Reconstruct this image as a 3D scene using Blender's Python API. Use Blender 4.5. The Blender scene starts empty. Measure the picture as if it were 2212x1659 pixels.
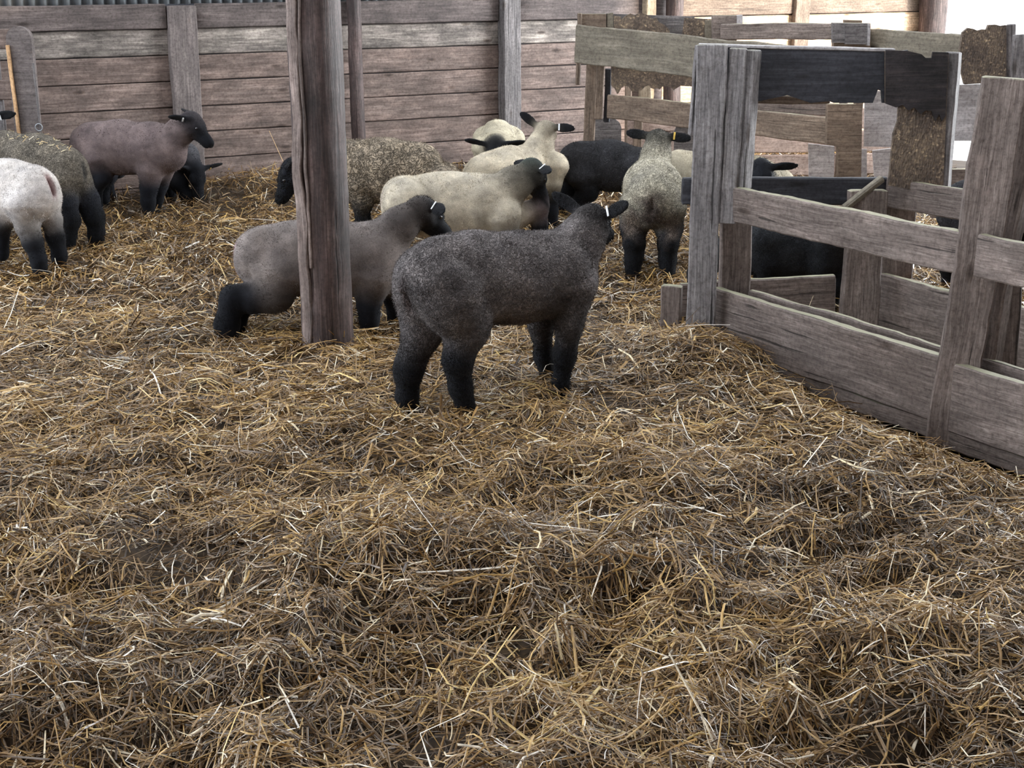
import bpy, math, random
import numpy as np
from mathutils import Vector, Matrix

# ------------------------------------------------------------------ camera, world, lights, exposure
SC = bpy.context.scene
COL = SC.collection
PITCH = math.radians(16.36); FPX = 3100.0; CAMH = 1.55
cam_d = bpy.data.cameras.new('camera'); cam = bpy.data.objects.new('camera', cam_d); COL.objects.link(cam)
cam.location = (0, 0, CAMH); cam.rotation_euler = (math.pi/2 - PITCH, 0, 0)
cam_d.sensor_fit = 'HORIZONTAL'; cam_d.sensor_width = 36.0; cam_d.lens = 36.0*FPX/2212
cam_d.clip_end = 200
SC.camera = cam
SC.view_settings.view_transform = 'Standard'; SC.view_settings.look = 'None'
SC.view_settings.gamma = 1.0; SC.view_settings.use_curve_mapping = False
SC.view_settings.exposure = 0.84
SC.cycles.use_denoising = True
SC.cycles.max_bounces = 5; SC.cycles.diffuse_bounces = 3; SC.cycles.glossy_bounces = 2
SC.cycles.transmission_bounces = 1; SC.cycles.volume_bounces = 0
SC.cycles.caustics_reflective = False; SC.cycles.caustics_refractive = False

w = bpy.data.worlds.new('daylight'); SC.world = w; w.use_nodes = True
w.node_tree.nodes['Background'].inputs[0].default_value = (0.90, 0.95, 1.0, 1)
w.node_tree.nodes['Background'].inputs[1].default_value = 2.8

def area(name, loc, target, sx, sy, power, color):
    l = bpy.data.lights.new(name, 'AREA'); l.shape = 'RECTANGLE'; l.size = sx; l.size_y = sy
    l.energy = power; l.color = color
    o = bpy.data.objects.new(name, l); COL.objects.link(o); o.location = loc
    o.rotation_euler = (Vector(target) - Vector(loc)).to_track_quat('-Z', 'Y').to_euler()
    return o
area('doorway_daylight', (7.4, 11.0, 1.9), (0.0, 6.0, 0.3), 4.0, 3.2, 900, (0.93, 0.97, 1.0))
area('side_daylight', (-8.0, 6.5, 3.0), (0.0, 6.0, 0.3), 6.0, 3.0, 500, (0.82, 0.90, 1.0))
sl = bpy.data.lights.new('sun', 'SUN'); sl.energy = 3.6; sl.angle = math.radians(1.5); sl.color = (1.0, 0.86, 0.68)
so = bpy.data.objects.new('sun', sl); COL.objects.link(so)
so.rotation_euler = Vector((-0.85, 0.46, -0.22)).to_track_quat('-Z', 'Y').to_euler()

# ------------------------------------------------------------------ view maths used to survey real positions
_c, _s = math.cos(PITCH), math.sin(PITCH)
def ray(px, py):
    a = (px-1106)/FPX; b = (py-829.5)/FPX
    return np.array([a, _c-b*_s, -_s-b*_c])
CAMP = np.array([0, 0, CAMH])
def at(px, py, Y):
    r = ray(px, py); return CAMP + r*(Y/r[1])
def atz(px, py, z):
    r = ray(px, py); return CAMP + r*((z-CAMH)/r[2])

# ------------------------------------------------------------------ helpers
RNG = np.random.default_rng(7); random.seed(7)
def link(o, parent=None):
    COL.objects.link(o)
    if parent is not None: o.parent = parent
    return o
def empty(name, loc=(0, 0, 0)):
    o = bpy.data.objects.new(name, None); COL.objects.link(o); o.location = loc; o.empty_display_size = .1
    return o
def tag(o, label=None, cat=None, group=None, kind=None):
    if label: o['label'] = label
    if cat: o['category'] = cat
    if group: o['group'] = group
    if kind: o['kind'] = kind
    return o
def mesh_np(name, V, faces, mat, parent=None, loc=(0, 0, 0), attrs=None, smooth=True):
    """V (n,3) world coordinates; faces = list of index arrays (m,k), one per polygon size"""
    V = np.asarray(V, np.float32) - np.asarray(loc, np.float32)
    me = bpy.data.meshes.new(name)
    me.vertices.add(len(V)); me.vertices.foreach_set('co', V.ravel())
    faces = [np.asarray(f, np.int32) for f in faces if len(f)]
    nl = sum(f.size for f in faces); npoly = sum(len(f) for f in faces)
    me.loops.add(nl); me.loops.foreach_set('vertex_index', np.concatenate([f.ravel() for f in faces]))
    me.polygons.add(npoly)
    tot = np.concatenate([np.full(len(f), f.shape[1], np.int32) for f in faces])
    st = np.concatenate([[0], np.cumsum(tot)[:-1]]).astype(np.int32)
    me.polygons.foreach_set('loop_start', st)
    if smooth: me.polygons.foreach_set('use_smooth', np.ones(npoly, bool))
    me.update(calc_edges=True)
    for k, v in (attrs or {}).items():
        v = np.asarray(v, np.float32)
        if v.ndim == 1:
            a = me.attributes.new(k, 'FLOAT', 'POINT'); a.data.foreach_set('value', v)
        elif v.shape[1] == 3:
            a = me.attributes.new(k, 'FLOAT_VECTOR', 'POINT'); a.data.foreach_set('vector', v.ravel())
        else:
            a = me.attributes.new(k, 'FLOAT_COLOR', 'POINT'); a.data.foreach_set('color', v.ravel())
    if mat: me.materials.append(mat)
    o = bpy.data.objects.new(name, me); link(o, parent)
    if parent is None: o.location = loc
    else:
        pl = np.array(parent.matrix_world.translation if parent.parent else parent.location)
        o.location = np.asarray(loc) - world_loc(parent)
    return o
def world_loc(o):
    l = np.array(o.location)
    while o.parent: o = o.parent; l = l + np.array(o.location)
    return l

class SumNoise:
    def __init__(s, seed, n=24, dim=2):
        r = np.random.default_rng(seed); s.k = r.normal(size=(n, dim)); s.k /= np.linalg.norm(s.k, axis=1)[:, None]
        s.k *= r.uniform(.6, 1.6, n)[:, None]; s.p = r.uniform(0, 6.28, n); s.n = n
    def __call__(s, P, freq):
        P = np.asarray(P, float); out = np.zeros(P.shape[:-1])
        for i in range(s.n): out += np.sin((P @ s.k[i])*freq*6.283 + s.p[i])
        return out/math.sqrt(s.n/2)/1.6
N2 = SumNoise(3); N2b = SumNoise(5); N2c = SumNoise(9); N3 = SumNoise(4, 20, 3)

# ------------------------------------------------------------------ materials
def new_mat(name):
    m = bpy.data.materials.new(name); m.use_nodes = True
    nt = m.node_tree; b = nt.nodes['Principled BSDF']
    return m, nt, b
def nd(nt, typ, **kw):
    n = nt.nodes.new(typ)
    for k, v in kw.items():
        if k.startswith('i_'): n.inputs[k[2:].replace('_', ' ')].default_value = v
        else: setattr(n, k, v)
    return n
def ramp(nt, stops, interp='LINEAR'):
    r = nt.nodes.new('ShaderNodeValToRGB'); r.color_ramp.interpolation = interp
    while len(r.color_ramp.elements) < len(stops): r.color_ramp.elements.new(0.5)
    for e, (p, c) in zip(r.color_ramp.elements, stops):
        e.position = p; e.color = (c[0], c[1], c[2], 1)
    return r
def mixc(nt, blend='MIX'):
    n = nt.nodes.new('ShaderNodeMix'); n.data_type = 'RGBA'; n.blend_type = blend; return n

def wood_mat(name, dark, mid, light, grain=1.0, knots=True, rough=.75, bump=.5, algae=0.0, stain=0.5, cracks=0.5):
    m, nt, b = new_mat(name); L = nt.links.new
    at_ = nd(nt, 'ShaderNodeAttribute', attribute_name='wc')
    mp = nd(nt, 'ShaderNodeMapping'); mp.inputs['Scale'].default_value = (2.6*grain, 46*grain, 46*grain)
    L(at_.outputs['Vector'], mp.inputs['Vector'])
    n1 = nd(nt, 'ShaderNodeTexNoise'); n1.inputs['Scale'].default_value = 2.2; n1.inputs['Detail'].default_value = 8
    n1.inputs['Roughness'].default_value = .7; n1.inputs['Distortion'].default_value = .7
    L(mp.outputs['Vector'], n1.inputs['Vector'])
    mp2 = nd(nt, 'ShaderNodeMapping'); mp2.inputs['Scale'].default_value = (2.2, 5, 5)
    L(at_.outputs['Vector'], mp2.inputs['Vector'])
    n2 = nd(nt, 'ShaderNodeTexNoise'); n2.inputs['Scale'].default_value = 1.8; n2.inputs['Detail'].default_value = 6
    n2.inputs['Roughness'].default_value = .65
    L(mp2.outputs['Vector'], n2.inputs['Vector'])
    r1 = ramp(nt, [(.28, dark), (.5, mid), (.74, light)])
    L(n1.outputs['Fac'], r1.inputs['Fac'])
    # broad weather stains
    r2 = ramp(nt, [(.32, (1-stain*.75,)*3), (.5, (.85, .85, .85)), (.68, (1+stain*.55,)*3)])
    L(n2.outputs['Fac'], r2.inputs['Fac'])
    mx = mixc(nt, 'MULTIPLY'); mx.inputs[0].default_value = 1.0
    L(r1.outputs['Color'], mx.inputs[6]); L(r2.outputs['Color'], mx.inputs[7])
    # fine speckle of dirt and nail marks
    n5 = nd(nt, 'ShaderNodeTexNoise'); n5.inputs['Scale'].default_value = 55; n5.inputs['Detail'].default_value = 5; n5.inputs['Roughness'].default_value = .75
    L(at_.outputs['Vector'], n5.inputs['Vector'])
    r5 = ramp(nt, [(.33, (.55, .52, .50)), (.5, (1, 1, 1)), (.70, (1.3, 1.28, 1.27))]); L(n5.outputs['Fac'], r5.inputs['Fac'])
    mx0 = mixc(nt, 'MULTIPLY'); mx0.inputs[0].default_value = .85
    L(mx.outputs[2], mx0.inputs[6]); L(r5.outputs['Color'], mx0.inputs[7])
    col = mx0.outputs[2]
    # long drying cracks
    mp3 = nd(nt, 'ShaderNodeMapping'); mp3.inputs['Scale'].default_value = (1.0, 30, 30)
    L(at_.outputs['Vector'], mp3.inputs['Vector'])
    n3 = nd(nt, 'ShaderNodeTexNoise'); n3.inputs['Scale'].default_value = 1.5; n3.inputs['Detail'].default_value = 3
    n3.inputs['Distortion'].default_value = .4
    L(mp3.outputs['Vector'], n3.inputs['Vector'])
    r3 = ramp(nt, [(.325, (1-cracks,)*3), (.347, (1, 1, 1))])
    L(n3.outputs['Fac'], r3.inputs['Fac'])
    mx3 = mixc(nt, 'MULTIPLY'); mx3.inputs[0].default_value = 1.0
    L(col, mx3.inputs[6]); L(r3.outputs['Color'], mx3.inputs[7]); col = mx3.outputs[2]
    if knots:
        mp4 = nd(nt, 'ShaderNodeMapping'); mp4.inputs['Scale'].default_value = (2.6, 8, 8)
        L(at_.outputs['Vector'], mp4.inputs['Vector'])
        v = nd(nt, 'ShaderNodeTexVoronoi'); v.inputs['Scale'].default_value = 1.0
        L(mp4.outputs['Vector'], v.inputs['Vector'])
        r4 = ramp(nt, [(.04, (.25, .2, .18)), (.10, (.7, .66, .62)), (.13, (1, 1, 1))])
        L(v.outputs['Distance'], r4.inputs['Fac'])
        mx4 = mixc(nt, 'MULTIPLY'); mx4.inputs[0].default_value = .85
        L(col, mx4.inputs[6]); L(r4.outputs['Color'], mx4.inputs[7]); col = mx4.outputs[2]
    if algae > 0:
        g = nd(nt, 'ShaderNodeNewGeometry'); sx = nd(nt, 'ShaderNodeSeparateXYZ'); L(g.outputs['Normal'], sx.inputs[0])
        mr = nd(nt, 'ShaderNodeMapRange'); mr.inputs[1].default_value = .75; mr.inputs[2].default_value = .97
        mr.inputs[4].default_value = algae; L(sx.outputs['Z'], mr.inputs[0])
        mx5 = mixc(nt); mx5.inputs[7].default_value = (.36, .36, .23, 1)
        L(mr.outputs[0], mx5.inputs[0]); L(col, mx5.inputs[6]); col = mx5.outputs[2]
    L(col, b.inputs['Base Color']); b.inputs['Roughness'].default_value = rough
    b.inputs['Specular IOR Level'].default_value = .35
    ad = nd(nt, 'ShaderNodeMath', operation='MULTIPLY'); L(n1.outputs['Fac'], ad.inputs[0]); L(r3.outputs['Color'], ad.inputs[1])
    bp = nd(nt, 'ShaderNodeBump'); bp.inputs['Strength'].default_value = bump; bp.inputs['Distance'].default_value = .006
    L(ad.outputs[0], bp.inputs['Height']); L(bp.outputs['Normal'], b.inputs['Normal'])
    return m

M = {}
M['wall_wood'] = wood_mat('wall_wood', (.088, .060, .050), (.172, .126, .108), (.29, .225, .198), grain=.55, stain=.7, bump=.3, cracks=.15)
M['wall_stained'] = wood_mat('wall_stained', (.10, .085, .078), (.22, .19, .17), (.50, .45, .39), grain=.5, stain=.95, bump=.3, cracks=.15)
M['wall_top'] = wood_mat('wall_top', (.06, .047, .045), (.11, .088, .083), (.20, .165, .155), grain=.6, stain=.6, bump=.35, cracks=.25)
M['wall_pale'] = wood_mat('wall_pale', (.30, .17, .09), (.58, .40, .26), (.80, .66, .48), grain=.6, stain=.5, bump=.3, cracks=.2)
M['grey_post'] = wood_mat('grey_post', (.075, .07, .075), (.17, .155, .155), (.34, .315, .31), stain=.4, bump=.8, cracks=.6)
M['grey_wall_post'] = wood_mat('grey_wall_post', (.08, .066, .064), (.15, .125, .12), (.24, .205, .19), stain=.5, bump=.4, cracks=.3, grain=.7)
M['round_wood'] = wood_mat('round_wood', (.022, .014, .014), (.060, .039, .036), (.17, .125, .115), grain=.6, stain=.85, bump=1.0, cracks=.75, knots=False, rough=.55)
M['bark'] = wood_mat('bark', (.07, .05, .045), (.19, .145, .13), (.38, .31, .28), grain=.6, stain=.6, bump=1.0, cracks=.6, knots=False)
M['feeder_wood'] = wood_mat('feeder_wood', (.088, .068, .060), (.205, .165, .148), (.37, .315, .285), stain=.45, bump=.8, algae=.6, cracks=.7)
M['feeder_grey'] = wood_mat('feeder_grey', (.095, .09, .095), (.25, .235, .24), (.46, .44, .44), stain=.35, bump=1.0, algae=.35, cracks=.8)
M['feeder_brown'] = wood_mat('feeder_brown', (.09, .062, .045), (.185, .135, .10), (.31, .245, .19), stain=.45, bump=.6, algae=.4, cracks=.5)
M['olive_board'] = wood_mat('olive_board', (.13, .11, .085), (.20, .175, .135), (.29, .26, .21), stain=.4, bump=.3, cracks=.15, grain=.5)
M['wall_pink'] = wood_mat('wall_pink', (.30, .21, .17), (.45, .34, .29), (.60, .48, .42), grain=.6, stain=.4, bump=.3, cracks=.2)
M['pale_board'] = wood_mat('pale_board', (.30, .28, .29), (.46, .44, .45), (.62, .60, .61), stain=.3, bump=.3, cracks=.2, grain=.6)
M['dark_board'] = wood_mat('dark_board', (.018, .018, .023), (.038, .039, .048), (.07, .072, .085), stain=.5, bump=.4, cracks=.1, grain=.5)
M['tan_wood'] = wood_mat('tan_wood', (.20, .15, .10), (.34, .27, .19), (.46, .38, .28), stain=.3, bump=.3, cracks=.1)
M['orange_lit_wood'] = wood_mat('orange_lit_wood', (.35, .20, .10), (.62, .38, .20), (.8, .55, .32), stain=.3, bump=.3, cracks=.1)

def osb_mat():
    m, nt, b = new_mat('osb'); L = nt.links.new
    at_ = nd(nt, 'ShaderNodeAttribute', attribute_name='wc')
    mp = nd(nt, 'ShaderNodeMapping'); mp.inputs['Scale'].default_value = (120, 60, 60); mp.inputs['Rotation'].default_value = (0, 0, .5)
    nz = nd(nt, 'ShaderNodeTexNoise'); nz.inputs['Scale'].default_value = 14; L(at_.outputs['Vector'], nz.inputs['Vector'])
    mxv = mixc(nt); mxv.inputs[0].default_value = .02
    L(at_.outputs['Vector'], mxv.inputs[6]); L(nz.outputs['Color'], mxv.inputs[7])
    L(mxv.outputs[2], mp.inputs['Vector'])
    v = nd(nt, 'ShaderNodeTexVoronoi'); v.inputs['Scale'].default_value = 1.0; L(mp.outputs['Vector'], v.inputs['Vector'])
    mpb = nd(nt, 'ShaderNodeMapping'); mpb.inputs['Scale'].default_value = (50, 110, 60); mpb.inputs['Rotation'].default_value = (0, 0, -.7)
    L(mxv.outputs[2], mpb.inputs['Vector'])
    v2 = nd(nt, 'ShaderNodeTexVoronoi'); v2.inputs['Scale'].default_value = 1.3; L(mpb.outputs['Vector'], v2.inputs['Vector'])
    sp = nd(nt, 'ShaderNodeSeparateColor'); L(v.outputs['Color'], sp.inputs[0])
    sp2 = nd(nt, 'ShaderNodeSeparateColor'); L(v2.outputs['Color'], sp2.inputs[0])
    av = nd(nt, 'ShaderNodeMath', operation='ADD'); L(sp.outputs[0], av.inputs[0]); L(sp2.outputs[1], av.inputs[1])
    hv = nd(nt, 'ShaderNodeMath', operation='MULTIPLY'); hv.inputs[1].default_value = .5; L(av.outputs[0], hv.inputs[0])
    r = ramp(nt, [(.1, (.075, .058, .045)), (.5, (.135, .105, .08)), (.8, (.20, .155, .11)), (.95, (.42, .33, .22))])
    L(hv.outputs[0], r.inputs['Fac'])
    n2 = nd(nt, 'ShaderNodeTexNoise'); n2.inputs['Scale'].default_value = 7; n2.inputs['Detail'].default_value = 4
    L(at_.outputs['Vector'], n2.inputs['Vector'])
    r2 = ramp(nt, [(.35, (.55, .52, .55)), (.65, (1.15, 1.1, 1.05))]); L(n2.outputs['Fac'], r2.inputs['Fac'])
    mx = mixc(nt, 'MULTIPLY'); mx.inputs[0].default_value = 1; L(r.outputs['Color'], mx.inputs[6]); L(r2.outputs['Color'], mx.inputs[7])
    L(mx.outputs[2], b.inputs['Base Color']); b.inputs['Roughness'].default_value = .8
    bp = nd(nt, 'ShaderNodeBump'); bp.inputs['Strength'].default_value = .6; bp.inputs['Distance'].default_value = .006
    L(v.outputs['Distance'], bp.inputs['Height']); L(bp.outputs['Normal'], b.inputs['Normal'])
    return m
M['osb'] = osb_mat()
M['osb_shadow'] = wood_mat('osb_shadow', (.014, .012, .014), (.030, .025, .027), (.07, .055, .050), grain=.6, stain=.9, bump=.5, cracks=.2)

def straw_mat():
    m, nt, b = new_mat('straw'); L = nt.links.new
    a = nd(nt, 'ShaderNodeAttribute', attribute_name='tone')
    r = ramp(nt, [(0, (.040, .022, .010)), (.18, (.14, .078, .028)), (.40, (.34, .205, .074)), (.62, (.60, .40, .15)),
                  (.76, (.68, .53, .22)), (.86, (.78, .66, .42)), (1, (.93, .89, .82))])
    L(a.outputs['Fac'], r.inputs['Fac'])
    g = nd(nt, 'ShaderNodeNewGeometry')
    n = nd(nt, 'ShaderNodeTexNoise'); n.inputs['Scale'].default_value = 60; L(g.outputs['Position'], n.inputs['Vector'])
    r2 = ramp(nt, [(.35, (.72, .70, .68)), (.65, (1.18, 1.16, 1.12))]); L(n.outputs['Fac'], r2.inputs['Fac'])
    mx = mixc(nt, 'MULTIPLY'); mx.inputs[0].default_value = 1; L(r.outputs['Color'], mx.inputs[6]); L(r2.outputs['Color'], mx.inputs[7])
    L(mx.outputs[2], b.inputs['Base Color']); b.inputs['Roughness'].default_value = .33
    b.inputs['Specular IOR Level'].default_value = .55
    return m
M['straw'] = straw_mat()

def floor_mat():
    m, nt, b = new_mat('trodden_bedding'); L = nt.links.new
    g = nd(nt, 'ShaderNodeNewGeometry')
    n = nd(nt, 'ShaderNodeTexNoise'); n.inputs['Scale'].default_value = 45; n.inputs['Detail'].default_value = 6; L(g.outputs['Position'], n.inputs['Vector'])
    r = ramp(nt, [(.3, (.020, .013, .008)), (.55, (.06, .038, .02)), (.75, (.14, .09, .045))]); L(n.outputs['Fac'], r.inputs['Fac'])
    L(r.outputs['Color'], b.inputs['Base Color']); b.inputs['Roughness'].default_value = .95
    return m
M['floor'] = floor_mat()

def wool_mat(name, scale=150, bump=.6, dist=.006, contrast=.5):
    m, nt, b = new_mat(name); L = nt.links.new
    a = nd(nt, 'ShaderNodeAttribute', attribute_name='Col')
    tc = nd(nt, 'ShaderNodeTexCoord')
    n = nd(nt, 'ShaderNodeTexNoise'); n.inputs['Scale'].default_value = scale; n.inputs['Detail'].default_value = 2
    n.inputs['Distortion'].default_value = 1.2; L(tc.outputs['Object'], n.inputs['Vector'])
    n2 = nd(nt, 'ShaderNodeTexNoise'); n2.inputs['Scale'].default_value = 9; n2.inputs['Detail'].default_value = 4; L(tc.outputs['Object'], n2.inputs['Vector'])
    sb = nd(nt, 'ShaderNodeMath', operation='SUBTRACT'); sb.inputs[1].default_value = .5; L(n.outputs['Fac'], sb.inputs[0])
    ab = nd(nt, 'ShaderNodeMath', operation='ABSOLUTE'); L(sb.outputs[0], ab.inputs[0])
    r = ramp(nt, [(.0, (1-contrast,)*3), (.045, (1,)*3), (.13, (1+contrast*.7,)*3)]); L(ab.outputs[0], r.inputs['Fac'])
    r2 = ramp(nt, [(.3, (.78, .78, .80)), (.7, (1.2, 1.18, 1.15))]); L(n2.outputs['Fac'], r2.inputs['Fac'])
    mx = mixc(nt, 'MULTIPLY'); mx.inputs[0].default_value = 1; L(a.outputs['Color'], mx.inputs[6]); L(r.outputs['Color'], mx.inputs[7])
    mx2 = mixc(nt, 'MULTIPLY'); mx2.inputs[0].default_value = 1; L(mx.outputs[2], mx2.inputs[6]); L(r2.outputs['Color'], mx2.inputs[7])
    L(mx2.outputs[2], b.inputs['Base Color']); b.inputs['Roughness'].default_value = .9
    b.inputs['Specular IOR Level'].default_value = .15
    b.inputs['Sheen Weight'].default_value = .04; b.inputs['Sheen Roughness'].default_value = .5
    bp = nd(nt, 'ShaderNodeBump'); bp.inputs['Strength'].default_value = bump; bp.inputs['Distance'].default_value = dist
    L(r.outputs['Color'], bp.inputs['Height']); L(bp.outputs['Normal'], b.inputs['Normal'])
    return m
M['wool'] = wool_mat('wool', 78, .9, .005, .55)
M['wool_curly'] = wool_mat('wool_curly', 36, 1.0, .009, .6)
M['wool_soft'] = wool_mat('wool_soft', 70, .35, .003, .18)

def plain(name, col, rough=.5, spec=.5, metal=0):
    m, nt, b = new_mat(name); L = nt.links.new
    n = nd(nt, 'ShaderNodeTexNoise'); n.inputs['Scale'].default_value = 30
    r = ramp(nt, [(.3, tuple(c*.85 for c in col)), (.7, tuple(min(1, c*1.1) for c in col))]); L(n.outputs['Fac'], r.inputs['Fac'])
    L(r.outputs['Color'], b.inputs['Base Color'])
    b.inputs['Roughness'].default_value = rough; b.inputs['Specular IOR Level'].default_value = spec; b.inputs['Metallic'].default_value = metal
    return m
M['eye'] = plain('eye', (.012, .01, .012), .08, .8)
M['white_tag'] = plain('white_tag', (.85, .88, .92), .35)
M['yellow_tag'] = plain('yellow_tag', (.75, .50, .10), .4)
M['steel'] = plain('galvanised_steel', (.42, .45, .48), .45, .5, .7)

# ------------------------------------------------------------------ lofted boards and poles
def frame_of(p0, p1, wdir):
    p0 = np.asarray(p0, float); p1 = np.asarray(p1, float)
    x = p1-p0; ln = np.linalg.norm(x); x /= ln
    y = np.asarray(wdir, float); y = y - x*(y@x); y /= np.linalg.norm(y)
    return p0, x, y, np.cross(x, y), ln
class Geo:
    def __init__(s): s.V = []; s.Q = []; s.W = []; s.n = 0; s.T = []
    def add(s, V, Q, W):
        s.V.append(V); s.W.append(W); s.Q.append(np.asarray(Q)+s.n); s.n += len(V)
    def loft(s, p0, x, y, z, ln, ring, step=.05, wob=.0015, ends=.004, ragged=0.0):
        ns = max(2, int(ln/step)+1); k = len(ring); u = np.linspace(0, ln, ns)
        off = RNG.uniform(0, 40, 3)
        U, R = np.meshgrid(u, np.arange(k), indexing='ij')
        ry = ring[R, 0]; rz = ring[R, 1]
        q = np.stack([U, ry, rz], -1) + off
        if wob > 0:
            a = N3(q*np.array([1, 1, 1]), 2.2)*wob + N3(q+11, 11)*wob*.5
            b = N3(q+5, 2.2)*wob + N3(q+17, 11)*wob*.5
        else: a = b = np.zeros_like(ry)
        UU = U.copy()
        if ragged > 0:
            j = N3(np.stack([ry, rz, rz*0], -1)*1.0+off, 14)*ragged
            UU[0] += j[0]; UU[-1] += j[-1]
        # ends drawn in a little so the arrises are worn
        P = p0 + UU[..., None]*x + (ry+a)[..., None]*y + (rz+b)[..., None]*z
        W = np.stack([U, ry, rz], -1) + off
        V = P.reshape(-1, 3); Wf = W.reshape(-1, 3)
        i, j = np.meshgrid(np.arange(ns-1), np.arange(k), indexing='ij'); j2 = (j+1) % k
        Q = np.stack([i*k+j, i*k+j2, (i+1)*k+j2, (i+1)*k+j], -1).reshape(-1, 4)
        base = len(V); caps_v = []; caps_w = []; caps_q = []
        for e, (row, sgn) in enumerate(((0, -1), (ns-1, 1))):
            cen = P[row].mean(0); inner = cen + (P[row]-cen)*.86 + x*sgn*ends
            cw = W[row].mean(0); iw = cw + (W[row]-cw)*.86
            b0 = base + len(caps_v)*(k+1) if False else base + e*(k+1)
            caps_v += [inner, (cen + x*sgn*ends)[None]]; caps_w += [iw, cw[None]]
            for t in range(k):
                t2 = (t+1) % k
                q1 = [row*k+t, row*k+t2, b0+t2, b0+t]; q2 = [b0+t, b0+t2, b0+k, b0+k]
                if sgn < 0: q1 = q1[::-1]; q2 = [b0+t2, b0+t, b0+k, b0+k]
                caps_q.append(q1); s.T.append((s.n+q2[0], s.n+q2[1], s.n+q2[2]))
        V = np.vstack([V]+caps_v); Wf = np.vstack([Wf]+caps_w)
        s.add(V, np.vstack([Q, np.array(caps_q)]), Wf)
        return s
    def board(s, p0, p1, wdir, wd, th, **kw):
        p0, x, y, z, ln = frame_of(p0, p1, wdir)
        b = min(.006, th*.25); h, t = wd/2, th/2
        nw = max(2, int(wd/.04)+1)
        ys = np.linspace(-h+b, h-b, nw)
        pts = [(v, -t) for v in ys] + [(h, -t+b), (h, 0), (h, t-b)] + [(v, t) for v in ys[::-1]] + [(-h, t-b), (-h, 0), (-h, -t+b)]
        return s.loft(p0, x, y, z, ln, np.array(pts), **kw)
    def pole(s, p0, p1, r, k=28, wob=.004, flat=None, **kw):
        p0, x, y, z, ln = frame_of(p0, p1, (1, .13, 0))
        a = np.linspace(0, 2*math.pi, k, endpoint=False)
        return s.loft(p0, x, y, z, ln, np.stack([r*np.cos(a), r*np.sin(a)], -1), wob=wob, **kw)
    def sheet(s, outline, o, ax, ay, th):
        """flat sheet with an irregular outline (list of (x,y) metres in its plane), real thickness"""
        o = np.asarray(o, float); ax = np.asarray(ax, float); ay = np.asarray(ay, float); az = np.cross(ax, ay); az /= np.linalg.norm(az)
        from mathutils.geometry import tessellate_polygon
        n = len(outline); off = RNG.uniform(0, 40, 3)
        pts = np.array(outline, float)
        F = o + pts[:, :1]*ax + pts[:, 1:]*ay
        V = np.vstack([F+az*th/2, F-az*th/2, F+az*th/2, F-az*th/2])
        W1 = np.hstack([pts, np.zeros((n, 1))])+off
        W = np.vstack([W1, W1+[0, 0, th]]*2)
        tris = tessellate_polygon([[Vector((p[0], p[1], 0)) for p in pts]])
        for t in tris:
            a, b, c = t
            ar = (pts[b]-pts[a])[0]*(pts[c]-pts[a])[1]-(pts[b]-pts[a])[1]*(pts[c]-pts[a])[0]
            if ar < 0: a, c = c, a
            s.T.append((s.n+a, s.n+b, s.n+c)); s.T.append((s.n+n+c, s.n+n+b, s.n+n+a))
        Q = [[2*n+i, 2*n+(i+1) % n, 3*n+(i+1) % n, 3*n+i] for i in range(n)]
        area2 = sum(pts[i][0]*pts[(i+1) % n][1]-pts[(i+1) % n][0]*pts[i][1] for i in range(n))
        if area2 > 0: Q = [q[::-1] for q in Q]
        s.add(V, Q, W); return s
    def build(s, name, mat, parent=None, loc=None, smooth=True):
        V = np.vstack(s.V)
        if loc is None: loc = (V[:, 0].mean(), V[:, 1].mean(), V[:, 2].min()) if parent is None else V.mean(0)
        o = mesh_np(name, V, [np.vstack(s.Q)]+([np.array(s.T)] if s.T else []), mat, parent, loc, {'wc': np.vstack(s.W)}, smooth=False)
        me = o.data
        if smooth:
            me.polygons.foreach_set('use_smooth', np.ones(len(me.polygons), bool))
            try: me.set_sharp_from_angle(angle=math.radians(38))
            except Exception: pass
        return o
UP = (0, 0, 1)

# ------------------------------------------------------------------ ground height
FA = np.array([.90, 6.06]); FB = np.array([1.56, 4.95]); FD = np.array([1.64, 6.22]); FDIR = (FB-FA)/np.linalg.norm(FB-FA)
FE = FD + FDIR*2.2; FB2 = FA + FDIR*2.9
TROUGH = [FA, FB2, FE, FD]
def in_poly(P, poly):
    x, y = P[..., 0], P[..., 1]; ins = np.zeros(x.shape, bool); n = len(poly)
    for i in range(n):
        x1, y1 = poly[i]; x2, y2 = poly[(i+1) % n]
        c = ((y1 > y) != (y2 > y)) & (x < (x2-x1)*(y-y1)/(y2-y1+1e-12)+x1); ins ^= c
    return ins
def seg_dist(P, a, b):
    d = b-a; t = np.clip(((P-a)@d)/(d@d), 0, 1); return np.linalg.norm(P-(a+t[..., None]*d), axis=-1), t
def height(P):
    P = np.asarray(P, float); y = P[..., 1]; x = P[..., 0]
    near = np.clip((5.2-y)/2.2, 0, 1)
    h = N2(P, .9)*(.012+.030*near) + N2b(P, 2.6)*(.011+.018*near) + N2c(P, 6.0)*(.012+.020*near)
    h += .10*np.exp(-(((x-.72)/.26)**2+((y-5.62)/.30)**2))
    h += .05*np.exp(-(((x-.25)/.3)**2+((y-4.35)/.18)**2))
    h += .05*np.exp(-(((x+.35)/.5)**2+((y-3.6)/.22)**2))
    h -= .045*np.exp(-(((x+.62)/.3)**2+((y-6.15)/.25)**2)) + .03*np.exp(-(((x+1.2)/.2)**2+((y-6.1)/.2)**2))
    d, t = seg_dist(P, FA, FB2); h -= (.20*np.clip(t*1.8, .10, 1))*np.exp(-(d/.26)**2)
    h += .10*np.exp(-(((x+1.75)/.6)**2+((y-10.25)/.5)**2)) + .06*np.exp(-(((x-.2)/.3)**2+((y-9.1)/.3)**2))
    h = np.where(in_poly(P, TROUGH), -.17, h)
    return h
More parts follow.
